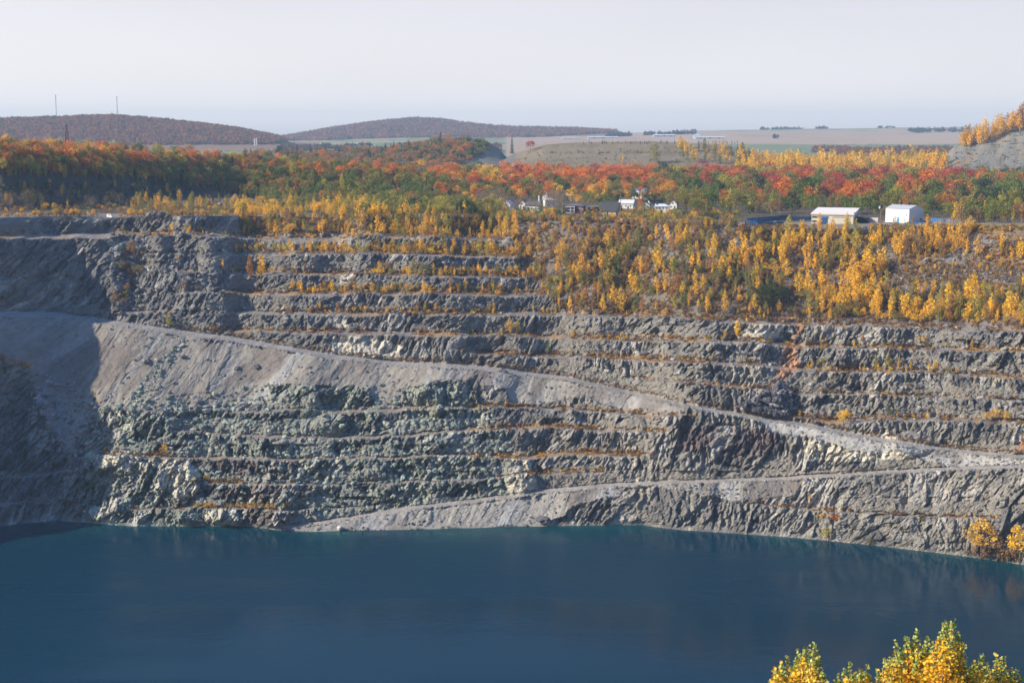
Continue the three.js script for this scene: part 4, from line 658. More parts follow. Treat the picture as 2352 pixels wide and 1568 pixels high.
{ // boulders one can point at
  const pale = matte(0.3, 0.31, 0.27, 0.9), grey = matte(0.2, 0.19, 0.185, 0.9), dark = matte(0.09, 0.09, 0.1, 0.9), white = matte(0.5, 0.49, 0.46, 0.9);
  const B = [[985, 879, 5.5, pale, 'pale boulder balanced on the green rock knob, larger of a pair'], [1002, 880, 4, dark, 'dark boulder on the green rock knob, smaller of a pair'], [334, 831, 4.5, grey, 'grey boulder resting high on the long scree slope'], [452, 919, 4.5, grey, 'light grey boulder at the foot of the long scree slope'], [455, 925, 6, grey, 'wide flat boulder among the fallen stones below the scree'], [448, 939, 7, grey, 'biggest brown boulder on the ledge below the scree slope'], [420, 820, 3.2, dark, 'dark boulder halfway up the scree slope beside a hollow'], [542, 846, 3, pale, 'pale boulder near the top of the scree above the shaded hollow'], [590, 842, 4, dark, 'dark rock stub at the edge of the shaded scree hollow'], [1156, 854, 4, dark, 'dark rock sticking out under the upper haul road'], [860, 823, 2.6, dark, 'small dark boulder just under the upper haul road'], [780, 1213, 3, white, 'white boulder on the tip of the lower ramp by the water'], [1248, 1194, 6, dark, 'dark boulder pile stone at the waterline below the lower ramp'], [1255, 1200, 4, grey, 'grey stone beside the dark one at the waterline'], [1425, 507, 4.5, white, 'whitish boulder at the foot of the utility pole on the rim'], [1437, 510, 3.4, white, 'small whitish boulder on the rim right of the pole'], [1330, 514, 4.5, dark, 'dark boulder on the rim below the brick house'], [1450, 511, 3, grey, 'grey boulder rightmost of the rim stones near the pole'], [360, 828, 3, pale, 'pale boulder on the scree left of the rock chute'], [1705, 1000, 3, dark, 'dark stone on the pale scree below the upper road']];
  B.forEach(([x, y, s, mat, label], i) => { const p = x > 1300 && y < 512 ? wallAt(x, Math.max(y, RIM(x) + 1)) : wallAt(x, y), o = new THREE.Mesh(STONES[i % 4], mat); o.name = numbered('boulder'); tag(o, label, 'boulder', 'boulders about the pit'); o.position.copy(p).add(V(0, s * 0.12, 0)); o.scale.set(s * 1.1, s, s); o.rotation.y = i; scene.add(o); });
  const heap = thing('rock_heap', 'dark heap of broken rock on the rim right of the white van', 'rock heap', wallAt(362, 500)); // > stones
  for (let i = 0; i < 26; i++) { const o = new THREE.Mesh(STONES[i % 4], i % 3 ? dark : grey), a = gauss() * 7, t = 1 - Math.abs(a) / 12; o.name = 'stone'; o.position.set(a, ru(0, 1) * 3.6 * Math.max(0.1, t), gauss() * 2 - 1); o.scale.setScalar(ru(2, 4.2)); o.rotation.set(i, i * 2, 0); heap.add(o); }
  [[480, 462, 3.5, grey], [505, 470, 4.5, grey], [545, 462, 6, grey], [570, 468, 7, grey], [455, 458, 4, grey]].forEach(([x, y, s, mat], i) => { const o = new THREE.Mesh(STONES[(i + 1) % 4], mat); o.name = numbered('rock_outcrop'); tag(o, ['small grey outcrop on the wooded bank, second from left', 'mid sized grey outcrop on the bank, middle of five', 'large grey outcrop on the bank, fourth from left', 'largest grey outcrop on the bank, rightmost of five', 'modest grey outcrop on the bank, leftmost of five'][i], 'outcrop', 'rock knobs on the bank'); o.position.copy(hit(x, y)); o.scale.set(s * 1.7, s * 1.3, s * 1.3); o.rotation.set(0.3, i, 0.3); scene.add(o); });
}

// ------------------------------------------------------------------ buildings
const M = { white: matte(0.7, 0.7, 0.7, 0.6), clad: matte(0.68, 0.67, 0.65, 0.8), cream: matte(0.62, 0.55, 0.45, 0.8), brick: matte(0.17, 0.055, 0.045, 0.9), slate: matte(0.1, 0.11, 0.13, 0.8), char: matte(0.035, 0.04, 0.05, 0.8), pale: matte(0.55, 0.58, 0.62, 0.6), glass: matte(0.03, 0.04, 0.05, 0.15), trim: matte(0.7, 0.7, 0.7, 0.6), blue: matte(0.03, 0.14, 0.36, 0.55), deep: matte(0.02, 0.08, 0.2, 0.5), tan: matte(0.4, 0.31, 0.24, 0.85), pink: matte(0.42, 0.33, 0.33, 0.8), concrete: matte(0.4, 0.39, 0.37, 0.9), wood: matte(0.2, 0.15, 0.11, 0.9), steel: matte(0.25, 0.26, 0.28, 0.5, { metalness: 0.6 }), dark: matte(0.02, 0.022, 0.025, 0.7), beige: matte(0.6, 0.55, 0.47, 0.85), roofWhite: matte(0.7, 0.66, 0.62, 0.8), navy: matte(0.03, 0.06, 0.25, 0.6), greyblue: matte(0.5, 0.55, 0.6, 0.6) };
function slab(pts, t) { // a roof plane of some thickness
  const n = V().subVectors(pts[1], pts[0]).cross(V().subVectors(pts[2], pts[0])).normalize().multiplyScalar(t), P = [], up = pts.map((p) => p.clone().add(n)), f = (...q) => { for (let i = 1; i + 1 < q.length; i++) P.push(...q[0].toArray(), ...q[i].toArray(), ...q[i + 1].toArray()); };
  f(...up); f(...[...pts].reverse()); for (let i = 0; i < pts.length; i++) { const j = (i + 1) % pts.length; f(pts[i], pts[j], up[j], up[i]); }
  const g = new THREE.BufferGeometry(); g.setAttribute('position', new THREE.Float32BufferAttribute(P, 3)); g.setAttribute('uv', new THREE.Float32BufferAttribute(new Float32Array(P.length / 3 * 2), 2)); g.computeVertexNormals(); return g;
}
function prism(w, h, d, y) { const s = new THREE.Shape([new THREE.Vector2(-w / 2, 0), new THREE.Vector2(w / 2, 0), new THREE.Vector2(0, h)]); return new THREE.ExtrudeGeometry(s, { depth: d, bevelEnabled: false }).translate(0, y, -d / 2); }
function addWindow(o, x, y, z, w, h, face = 'z', frame = M.trim) { const f = face === 'z' ? [bx(w + 0.3, 0.18, 0.16, x, y + h / 2, z), bx(w + 0.3, 0.18, 0.2, x, y - h / 2, z), bx(0.16, h - 0.18, 0.16, x - w / 2, y, z), bx(0.16, h - 0.18, 0.16, x + w / 2, y, z)] : [bx(0.16, 0.18, w + 0.3, x, y + h / 2, z), bx(0.2, 0.18, w + 0.3, x, y - h / 2, z), bx(0.16, h - 0.18, 0.16, x, y, z - w / 2), bx(0.16, h - 0.18, 0.16, x, y, z + w / 2)]; const m = part('window', f, frame, o); part('pane', face === 'z' ? bx(w - 0.16, h - 0.18, 0.08, x, y, z) : bx(0.08, h - 0.18, w - 0.16, x, y, z), M.glass, m); return m; }
function house(s) { // s: xF, yF of the foot, w d h in metres
  const p = s.Z ? onGround(s.xF, s.Z) : hit(s.xF, s.yF), o = thing('house', s.label, 'house', p, s.turn ?? 0, 'houses of the village beyond the rim'), { w, d, h, rh } = s;
  o.scale.setScalar(0.86); part('wall', bx(w, h + 1, d, 0, h / 2 - 0.5, 0), s.wall, o);
  const e = 0.6, a = w / 2 + e, b = d / 2 + e;
  let roof;
  if (s.roof === 'hip') { const r = Math.max(0, a - b * 0.95), A = V(-a, h, b), B = V(a, h, b), C = V(a, h, -b), D = V(-a, h, -b), R1 = V(-r, h + rh, 0), R2 = V(r, h + rh, 0); roof = part('roof', [slab([A, B, R2, R1], 0.2), slab([C, D, R1, R2], 0.2), slab([B, C, R2], 0.2), slab([D, A, R1], 0.2)], s.top, o); }
  else if (s.roof === 'gable') { part('gable', prism(w, rh, d - 0.02, h).translate(0, 0, 0), s.wall, o); const k = rh / (w / 2), y0 = h - e * k; roof = part('roof', [slab([V(-a, y0 + 0.05, b), V(0, h + rh + 0.05, b), V(0, h + rh + 0.05, -b), V(-a, y0 + 0.05, -b)], 0.22), slab([V(a, y0 + 0.05, -b), V(0, h + rh + 0.05, -b), V(0, h + rh + 0.05, b), V(a, y0 + 0.05, b)], 0.22)], s.top, o); }
  else if (s.roof === 'side') { const k = rh / (d / 2), y0 = h - e * k; part('gable', prism(d, rh, w - 0.02, h).rotateY(Math.PI / 2), s.wall, o); roof = part('roof', [slab([V(-a, y0 + 0.05, b), V(a, y0 + 0.05, b), V(a, h + rh + 0.05, 0), V(-a, h + rh + 0.05, 0)], 0.22), slab([V(a, y0 + 0.05, -b), V(-a, y0 + 0.05, -b), V(-a, h + rh + 0.05, 0), V(a, h + rh + 0.05, 0)], 0.22)], s.top, o); }
  else roof = part('roof', bx(w + 0.8, 0.4, d + 0.8, 0, h + 0.2, 0), s.top, o);
  for (const [x, y] of s.win ?? []) addWindow(o, x, y, d / 2 + 0.05, s.ww ?? 1.3, s.wh ?? 1.4);
  for (const [z, y] of s.sideWin ?? []) addWindow(o, -w / 2 - 0.05, y, z, 1.2, 1.4, 'x');
  if (s.door !== undefined) { const dr = part('door', bx(1.1, 2.2, 0.14, s.door, 1.15, d / 2 + 0.05), s.doorMat ?? M.dark, o); part('handle', bx(0.12, 0.12, 0.12, s.door + 0.4, 1.1, d / 2 + 0.16), M.steel, dr); }
  if (s.chimney) part('chimney', bx(1, s.chimney[2], 1, s.chimney[0], h + s.chimney[2] / 2 + (s.chimney[1] ?? 0), s.chimney[3] ?? 0), s.chimneyMat ?? M.brick, roof);
  return o;
}
house({ xF: 1030, yF: 424, w: 22, d: 12, h: 5, rh: 3, roof: 'hip', wall: M.brick, top: M.pale, label: 'low dark red house with pale hip roof half hidden among trees', win: [[-7, 2.6], [-2, 2.6], [5, 2.6]], door: 2 });
house({ xF: 1248, yF: 434, w: 20, d: 12, h: 4, rh: 5, roof: 'side', wall: M.cream, top: M.pink, turn: 0.35, label: 'house with a long pinkish roof among red trees', win: [[-5, 2.2], [4, 2.2]], door: 0 });
house({ xF: 1167, yF: 483, w: 7, d: 9, h: 5.4, rh: 3.2, roof: 'gable', wall: M.clad, top: M.pale, turn: -0.35, label: 'narrow white gabled house left of the tall chimney', win: [[-1.6, 2.2], [1.6, 2.2], [0, 5]], door: 0, sideWin: [[0, 2.4]] });
house({ xF: 1202, yF: 480, w: 6, d: 8, h: 5, rh: 3.4, roof: 'gable', wall: M.clad, top: M.slate, turn: -0.3, label: 'small white gabled house between the narrow one and the tall chimney', win: [[0, 5], [-1.5, 2.4], [1.5, 2.4]] });
house({ xF: 1226, yF: 484, w: 12, d: 9, h: 5, rh: 2.6, roof: 'side', wall: M.clad, top: M.slate, turn: -0.25, label: 'white house with a grey roof under a tall white chimney', chimney: [4.2, -1, 9, -1], chimneyMat: M.white, win: [[-4, 2.4], [-1, 2.4], [3, 2.4]], door: 1.2, sideWin: [[0, 2.4]] });
house({ xF: 1262, yF: 474, w: 10, d: 8, h: 6, rh: 2, roof: 'hip', wall: M.clad, top: M.pale, turn: 0.2, label: 'plain white two storey house behind bare trees', win: [[-3, 4.4], [0, 4.4], [3, 4.4], [-3, 1.8], [3, 1.8]] });
house({ xF: 1305, yF: 460, w: 15, d: 9, h: 4.5, rh: 1.5, roof: 'hip', wall: M.cream, top: M.tan, turn: -0.15, label: 'cream house with a low tan roof above the brick house', win: [[-5, 2.2], [0, 2.2], [5, 2.2]] });
house({ xF: 1255, yF: 458, w: 6, d: 8, h: 6, rh: 3, roof: 'gable', wall: M.clad, top: M.pale, turn: -0.3, label: 'tall narrow white gable behind the yellow bush' });
{
  const o = house({ xF: 1322, yF: 488, w: 15, d: 11, h: 5.8, rh: 2, roof: 'hip', wall: M.brick, top: M.slate, turn: -0.2, label: 'two storey brick house with a blue and white porch', win: [[4.6, 4.2], [4.6, 1.8], [6.2, 3]], sideWin: [[-2, 4], [2, 4]] });
  const porch = part('porch', [bx(7, 0.3, 2.2, -3.2, 2.7, 6.6), bx(7, 0.3, 2.2, -3.2, 0.3, 6.6), bx(7.4, 0.3, 2.6, -3.2, 5.3, 6.6)], M.white, o);
  for (const x of [-6.5, -3.2, 0.1]) part('post', bx(0.35, 5, 0.35, x, 2.8, 7.55), M.white, porch);
  for (const y of [0.95, 3.35]) part('railing', bx(6.6, 1, 0.12, -3.2, y, 7.55), M.navy, porch);
  addWindow(o, -4.8, 4.2, 5.55, 1.4, 1.5); addWindow(o, -1.4, 4.2, 5.55, 1.4, 1.5); addWindow(o, -1.4, 1.8, 5.55, 1.4, 1.4);
}
house({ xF: 1368, yF: 486, w: 14, d: 9, h: 4, rh: 1.6, roof: 'hip', wall: M.brick, top: M.slate, label: 'low brick house joined behind the porch house by dark trees', win: [[-4, 2], [0, 2], [4, 2]], door: 2 });
house({ xF: 1402, yF: 492, w: 15, d: 13, h: 3.2, rh: 6.6, roof: 'side', wall: M.tan, top: M.char, turn: -0.45, label: 'house with a very steep black roof behind the pole', win: [[-4, 1.7], [3, 1.7]], door: 0 });
house({ xF: 1440, yF: 478, w: 13, d: 9, h: 4.6, rh: 3, roof: 'side', wall: M.clad, top: M.pale, turn: -0.3, label: 'white house with a pale blue roof under the orange tree', win: [[-4, 2.4], [0, 2.4], [4, 2.4]], door: 2 });
house({ xF: 1462, yF: 456, w: 9, d: 9, h: 6.5, rh: 4, roof: 'gable', wall: M.clad, top: M.pale, turn: -0.4, label: 'white house with two sharp gables above the orange tree, left half', win: [[0, 6.5], [-2, 3], [2, 3]] });
house({ xF: 1480, yF: 456, w: 8, d: 8, h: 6, rh: 4, roof: 'gable', wall: M.clad, top: M.slate, turn: 0.2, label: 'white gabled house with a chimney, right of the two gables', chimney: [2, 0, 4.5, 0], chimneyMat: M.white, win: [[0, 6.2]] });
house({ xF: 1482, yF: 480, w: 9, d: 8, h: 3.6, rh: 3.4, roof: 'gable', wall: M.greyblue, top: M.char, turn: -0.2, label: 'small grey house with black gable beside the hip roofed one', win: [[-2, 2], [2, 2], [0, 4.8]] });
house({ xF: 1520, yF: 488, w: 12, d: 8, h: 5.2, rh: 2, roof: 'hip', wall: M.clad, top: M.pale, turn: -0.2, label: 'white hip roofed two storey house near the rim', win: [[-4.2, 3.9], [-1.4, 3.9], [1.4, 3.9], [4.2, 3.9], [-4.2, 1.6], [4.2, 1.6]], door: 0.4, chimney: [-5, -1.5, 4, 2], chimneyMat: M.white });
house({ xF: 1547, yF: 480, w: 7, d: 8, h: 4.6, rh: 3.6, roof: 'gable', wall: M.clad, top: M.slate, turn: -0.3, label: 'small white gabled house at the edge of the green wood', win: [[0, 5.4], [-1.6, 2.2], [1.6, 2.2]] });
house({ xF: 1505, yF: 474, w: 12, d: 8, h: 3.4, rh: 3, roof: 'side', wall: M.pale, top: M.slate, turn: 0.2, label: 'low house with blue grey roof behind the hip roofed one', win: [[-3, 1.8], [3, 1.8]] });
function vehicle(name, label, cat, p, turn, body, L, H, cab) {
  const o = thing(name, label, cat, p, turn, undefined), sh = new THREE.Shape(cab.map(([x, y]) => new THREE.Vector2(x, y))), g = new THREE.ExtrudeGeometry(sh, { depth: 1.7, bevelEnabled: true, bevelSize: 0.1, bevelThickness: 0.1, bevelSegments: 2 }).translate(0, 0, -0.85);
  part('body', g, body, o);
  for (const x of [-L * 0.31, L * 0.31]) for (const z of [-0.85, 0.85]) { const w = part('wheel', new THREE.CylinderGeometry(0.38, 0.38, 0.25, 14).rotateX(Math.PI / 2).translate(x, 0.38, z), M.dark, o); part('rim', new THREE.CylinderGeometry(0.2, 0.2, 0.27, 10).rotateX(Math.PI / 2).translate(x, 0.38, z), M.steel, w); }
  for (const z of [-0.97, 0.97]) part('window', [bx(L * 0.42, H * 0.24, 0.04, -L * 0.02, H * 0.74, z)], M.glass, o);
  part('windscreen', bx(0.06, H * 0.26, 1.5, L * 0.33, H * 0.72, 0), M.glass, o);
  for (const z of [-0.65, 0.65]) part('headlight', bx(0.06, 0.18, 0.3, L * 0.5 + 0.09, H * 0.38, z), M.trim, o);
  return o;
}
vehicle('van', 'white van parked on the rim road beside a bare patch', 'van', wallAt(249, 501).add(V(0, 0.3, -4)), -0.5, M.white, 6.2, 3.1, [[-3.1, 0.4], [3.1, 0.4], [3.1, 1.3], [2.3, 1.6], [1.6, 2.9], [1.3, 3], [-3.1, 3]]).scale.setScalar(0.72);
vehicle('car', 'pale blue car parked beside the hip roofed house', 'car', onGround(1497, 975), -0.3, M.greyblue, 4.4, 1.5, [[-2.2, 0.35], [2.2, 0.35], [2.2, 0.8], [1.2, 0.95], [0.6, 1.45], [-1.3, 1.45], [-2.1, 0.95]]);
vehicle('car', 'white car parked below the tall white chimney', 'car', onGround(1272, 960), 0.2, M.white, 4.4, 1.5, [[-2.2, 0.35], [2.2, 0.35], [2.2, 0.8], [1.2, 0.95], [0.6, 1.45], [-1.3, 1.45], [-2.1, 0.95]]);

const rimAt = (xF, back) => onGround(uF(rimPoint(xF).x, -rimPoint(xF).z), rimDepth(xF) + back);
{ // long beige industrial building: front faces a little to the left
  const Z = rimDepth(1912) + 30, s = Z * K / FOC, w = 92 * s, d = 34, h = 6.2, o = thing('industrial_building', 'long low beige industrial building with a flat pale roof on the rim', 'building', rimAt(1918, 30), -0.33);
  part('wall', bx(w, h, d, 0, h / 2, 0), M.beige, o);
  const a = w / 2 + 0.5, b = d / 2 + 0.5;
  part('roof', slab([V(-a, h + 0.02, b), V(a, h + 0.02, b), V(a, h + 1.9, -b), V(-a, h + 1.9, -b)], 0.4), M.roofWhite, o);
  part('parapet', [bx(w + 1.1, 0.6, 0.2, 0, h - 0.2, b + 0.02)], M.beige, o);
  part('upper_wall', [bx(0.2, 1.4, d, w / 2 + 0.02, h + 0.3, -1)], M.beige, o);
  for (const [x, y, ww, wh] of [[-w * 0.42, h * 0.68, 3.6, 1.2], [-w * 0.42, 1.6, 3.6, 1.2]]) addWindow(o, x, y, d / 2 + 0.06, ww, wh, 'z', M.beige);
  const gate = part('door', bx(4.4, 4.2, 0.2, -w * 0.2, 2.1, d / 2 + 0.05), M.deep, o); part('canopy', bx(4.8, 1.2, 0.4, -w * 0.2, 4.2, d / 2 + 0.2), M.blue, gate);
  for (let i = 0; i < 9; i++) part('louver', bx(1.05, 0.9, 0.14, w * 0.02 + i * 1.25, h * 0.7, d / 2 + 0.05), M.concrete, o);
  for (let i = 0; i < 9; i++) part('wall_panel', bx(1.3, h * 0.5, 0.08, w * -0.06 + i * 1.5, h * 0.3, d / 2 + 0.02), M.beige, o);
  for (const z of [-11, -5, 1, 7]) addWindow(o, w / 2 + 0.06, h * 0.72, z, 4, 1.4, 'x', M.beige);
  part('side_door', bx(0.2, 3, 3.4, w / 2 + 0.05, 1.5, 12), M.dark, o);
  part('loading_shed', [bx(8, 3.4, 9, w / 2 + 4.1, 1.7, 1)], M.dark, o); part('shed_roof', bx(9, 0.4, 10, w / 2 + 4.2, 3.6, 1), M.char, o);
  part('lean_to', bx(7, 3, 8, w / 2 + 10, 1.5, -4), M.beige, o);
}
{ // white metal shed seen on its corner
  const o = thing('metal_shed', 'tall white metal shed with blue door seen on its corner', 'building', rimAt(2076, 26), -Math.PI / 4 - 0.03), w = 16.4, d = 16.4, h = 8.6, rh = 1.9;
  part('wall', bx(w, h, d, 0, h / 2, 0), M.white, o);
  part('gable', prism(d, rh, w - 0.02, h).rotateY(Math.PI / 2), M.white, o);
  const a = w / 2 + 0.3, b = d / 2 + 0.3, y = h - 0.05;
  const roof = part('roof', [slab([V(-a, y, b), V(a, y, b), V(a, h + rh + 0.03, 0), V(-a, h + rh + 0.03, 0)], 0.2), slab([V(a, y, -b), V(-a, y, -b), V(-a, h + rh + 0.03, 0), V(a, h + rh + 0.03, 0)], 0.2)], matte(0.42, 0.44, 0.48, 0.6), o);
  for (const x of [-2.6, 3.2]) part('roof_vent', [cyl(0.6, 0.6, 1.2, x, h + rh + 0.8, 0, 10), cyl(0.95, 0.95, 0.5, x, h + rh + 1.5, 0, 10)], M.dark, roof);
  for (let i = 0; i < 11; i++) part('cladding_panel', bx(0.12, h - 0.1, 0.95, w / 2 + 0.05, h / 2, -d / 2 + 0.75 + i * 1.49), M.white, o);
  for (let i = 0; i < 11; i++) part('cladding_rib', bx(0.2, h - 0.1, 0.16, w / 2 + 0.08, h / 2, -d / 2 + 1.45 + i * 1.49), M.pale, o);
  const dr = part('door', bx(1.5, 3.4, 0.14, 0.9, 1.75, d / 2 + 0.05), matte(0.06, 0.3, 0.5, 0.5), o); part('handle', bx(0.15, 0.3, 0.14, 1.4, 1.6, d / 2 + 0.15), M.steel, dr);
  part('wall_lamp', bx(0.5, 0.6, 0.3, 6.4, 5.2, d / 2 + 0.15), M.steel, o); part('wall_lamp', bx(0.5, 0.6, 0.3, -7.2, 5, d / 2 + 0.15), M.steel, o);
  part('pipe', [bx(0.2, 2.6, 0.2, 5.6, 1.3, d / 2 + 0.2), bx(1.2, 0.2, 0.2, 5.1, 2.5, d / 2 + 0.2)], M.steel, o);
  addWindow(o, w / 2 + 0.12, 1.9, -5.6, 1.6, 1, 'x', M.blue);
}
function fence(name, label, cat, a, b, h, mat, n) { const o = thing(name, label, cat, a, 0), d = V().subVectors(b, a), L = Math.hypot(d.x, d.z), ry = Math.atan2(-d.z, d.x); o.rotation.y = ry; const st = L / n; for (let i = 0; i < n; i++) { part('panel', bx(st - 0.2, h, 0.12, st * (i + 0.5), h / 2, 0), mat, o); part('post', bx(0.25, h + 0.3, 0.25, st * i, h / 2 + 0.1, 0.1), mat, o); } part('rail', bx(L, 0.15, 0.3, L / 2, h + 0.1, 0.02), mat, o); return o; }
fence('panel_fence', 'blue metal fence corner section at the near side of the enclosure', 'fence', rimAt(1711, 8), rimAt(1738, 7), 3.2, M.blue, 5);
fence('panel_fence', 'dark blue fence along the front of the enclosure beside the beige building', 'fence', rimAt(1740, 8), rimAt(1800, 7), 2.3, M.deep, 9);
fence('panel_fence', 'long blue fence along the back of the enclosure under the green wood', 'fence', rimAt(1714, 30), rimAt(1812, 62), 3, M.deep, 14);
fence('panel_fence', 'blue fence between the enclosure and the wood behind the beige building', 'fence', rimAt(1812, 62), rimAt(1872, 64), 2.4, M.deep, 8);
fence('panel_fence', 'light blue fence right of the white metal shed', 'fence', rimAt(2136, 22), rimAt(2184, 14), 2.7, M.blue, 9);
fence('panel_fence', 'low blue fence at the foot of the white metal shed', 'fence', rimAt(2084, 8), rimAt(2122, 8), 1.3, M.blue, 6);
fence('panel_fence', 'grey low wall along the rim before the two industrial buildings', 'wall', rimAt(1800, 5), rimAt(2080, 6), 0.8, M.concrete, 28);
{
  const st = thing('storage_tank', 'pale machine standing inside the blue enclosure', 'machine', rimAt(1776, 12)); part('body', bx(3, 1.4, 1.6, 0, 1, 0), M.pale, st); part('hood', bx(1.4, 0.8, 1.4, 1, 2, 0), M.white, st); for (const x of [-1, 1]) part('wheel', new THREE.CylinderGeometry(0.45, 0.45, 0.3, 12).rotateX(Math.PI / 2).translate(x, 0.45, 0.85), M.dark, st); st.name = 'machine';
}
function pole(label, xF, back, hpx, xform) { const p = rimAt(xF, back), h = -p.z * K / FOC * hpx, o = thing('utility_pole', label, 'utility pole', p, 0, 'utility poles along the rim'); part('pole', cyl(0.16, 0.26, h, 0, h / 2, 0, 8), M.wood, o); part('crossarm', bx(2.4, 0.18, 0.16, 0, h - 0.7, 0.24), M.wood, o); for (const x of [-1.05, -0.4, 0.4, 1.05]) part('insulator', cyl(0.07, 0.09, 0.3, x, h - 0.45, 0.24, 6), M.steel, o); if (xform) part('transformer', cyl(0.5, 0.5, 1.5, -0.75, h - 2.8, 0, 10), M.pale, o); return o; }
pole('utility pole left of the village houses, westmost on the rim', 1138, 40, 56); pole('utility pole standing before the brick house', 1292, 14, 62); pole('utility pole between black roof and the rim boulders', 1425, 6, 82); pole('lone utility pole before the green wood left of the enclosure', 1684, 10, 66); pole('utility pole with transformer between the beige building and metal shed', 2022, 20, 46, true); pole('thin utility pole at the wood edge right of the blue fence', 2302, 30, 64); pole('thin utility pole half hidden among green trees', 1098, 60, 50);
function mast(label, xF, yTop, Z, hM, w, name = 'radio_mast') { // guyed lattice mast
  const p = onGround(xF, Z); const top = yAt(yTop, Z), h = hM ?? top - p.y, o = thing(name, label, 'radio mast', p, 0.3, 'radio masts on the far hill');
  const legs = [0, 2.094, 4.189].map((a) => [Math.cos(a) * w, Math.sin(a) * w]); for (const [x, z] of legs) part('leg', bar([x, 0, z], [x * 0.7, h, z * 0.7], w * 0.22), M.steel, o);
  const g = []; const n = Math.round(h / (w * 4)); for (let i = 0; i < n; i++) legs.forEach(([x, z], k) => { const [x2, z2] = legs[(k + 1) % 3]; g.push(bar([x, h * i / n, z], [x2 * 0.9, h * (i + 1) / n, z2 * 0.9], w * 0.14, w * 0.14, 4)); }); part('lattice', g, M.steel, o);
  for (const t of [0.28, 0.86, 0.97]) part('antenna', cyl(w * 1.5, w * 1.5, h * 0.03, 0, h * t, 0, 8), M.white, o);
}
mast('taller thin radio mast on the far hill, left of the pair', 131, 217, 5000, null, 1.7); mast('thin radio mast on the far hill, right of the pair', 271, 221, 5000, null, 1.7); mast('small faint mast beside the right radio mast', 258, 256, 5050, null, 1.0); mast('small faint mast midway between the two radio masts', 196, 261, 5050, null, 1.0);
{ // power pylon behind the ridge
  const p = onGround(153, 1380), top = yAt(284, 1380), h = top - p.y, o = thing('power_pylon', 'dark steel lattice power pylon rising out of the ridge wood', 'pylon', p, 0.2), w = 2.6, at = (t) => (t < 0.75 ? lerp(w, 0.9, t / 0.75) : lerp(0.9, 0.35, (t - 0.75) / 0.25));
  for (const [x, z] of [[-1, -1], [1, -1], [1, 1], [-1, 1]]) part('leg', [bar([x * w, 0, z * w], [x * 0.9, h * 0.75, z * 0.9], 0.16), bar([x * 0.9, h * 0.75, z * 0.9], [x * 0.35, h, z * 0.35], 0.13)], M.dark, o);
  const g = []; for (let i = 0; i < 10; i++) { const a = i / 10, b = (i + 1) / 10, u = at(a), v = at(b); for (const z of [-1, 1]) g.push(bar([-u, h * a, z * u], [v, h * b, z * v], 0.09, 0.09, 4), bar([u, h * a, z * u], [-v, h * b, z * v], 0.09, 0.09, 4), bar([z * u, h * a, -u], [z * v, h * b, v], 0.09, 0.09, 4)); } part('brace', g, M.dark, o);
  for (const t of [0.72, 0.82, 0.92]) part('crossarm', [bar([-2.6, h * t, 0], [2.6, h * t, 0], 0.12)], M.dark, o);
}
for (const [x, l] of [[584, 'left of a pair of pale far silos'], [588.5, 'right of a pair of pale far silos']]) { const p = onGround(x, 4200), base = yAt(334, 4200), top = yAt(x < 586 ? 319 : 318, 4200), o = thing('silo', `slim white farm silo below the far hill, ${l}`, 'silo', V(p.x, base, p.z), 0, 'pair of white farm silos'), h = top - base; part('shaft', cyl(1.9, 1.9, h, 0, h / 2, 0, 14), M.pale, o); part('dome', new THREE.SphereGeometry(1.9, 14, 7, 0, 6.283, 0, 1.57).translate(0, h, 0), M.pale, o); }
function barn(label, xF, yF, wpx, hpx, Z, top = M.pale, wall = M.greyblue) { const p = hit(xF, yF), s = -p.z * K / FOC; const o = thing('farm_building', label, 'farm building', p, 0.15, 'farm buildings on the far plain'), w = wpx * s, h = hpx * s; part('wall', bx(w, h * 0.6 + 2, 14, 0, h * 0.3 - 1, 0), wall, o); part('roof', [slab([V(-w / 2 - 0.5, h * 0.55, 7.6), V(w / 2 + 0.5, h * 0.55, 7.6), V(w / 2 + 0.5, h, 0), V(-w / 2 - 0.5, h, 0)], 0.3), slab([V(w / 2 + 0.5, h * 0.55, -7.6), V(-w / 2 - 0.5, h * 0.55, -7.6), V(-w / 2 - 0.5, h, 0), V(w / 2 + 0.5, h, 0)], 0.3)], top, o); for (let i = 0; i < 3; i++) part('door', bx(w * 0.07, h * 0.4, 0.3, w * (i * 0.3 - 0.3), h * 0.2, 7.1), M.slate, o); }
barn('long pale farm shed above the middle of the embankment', 1385, 317, 70, 4, 5200); barn('pale farm shed with flat roof left of the long one', 1310, 318, 40, 3, 5300); barn('white farm shed below the dark tree row', 1525, 313, 50, 5, 5400); barn('long white farm building on the plain beyond the embankment', 1630, 318, 70, 5, 5000); barn('small bright farm house on the valley floor', 812, 333, 16, 5, 4600); barn('small white farmhouse among the trees on the far knoll', 2138, 296, 10, 4, 6800); barn('tiny white farmhouse on the valley side left of the wooded hill', 740, 333, 8, 4, 4700); barn('pale farm silo block beside the long white building', 1600, 316, 14, 8, 5100);

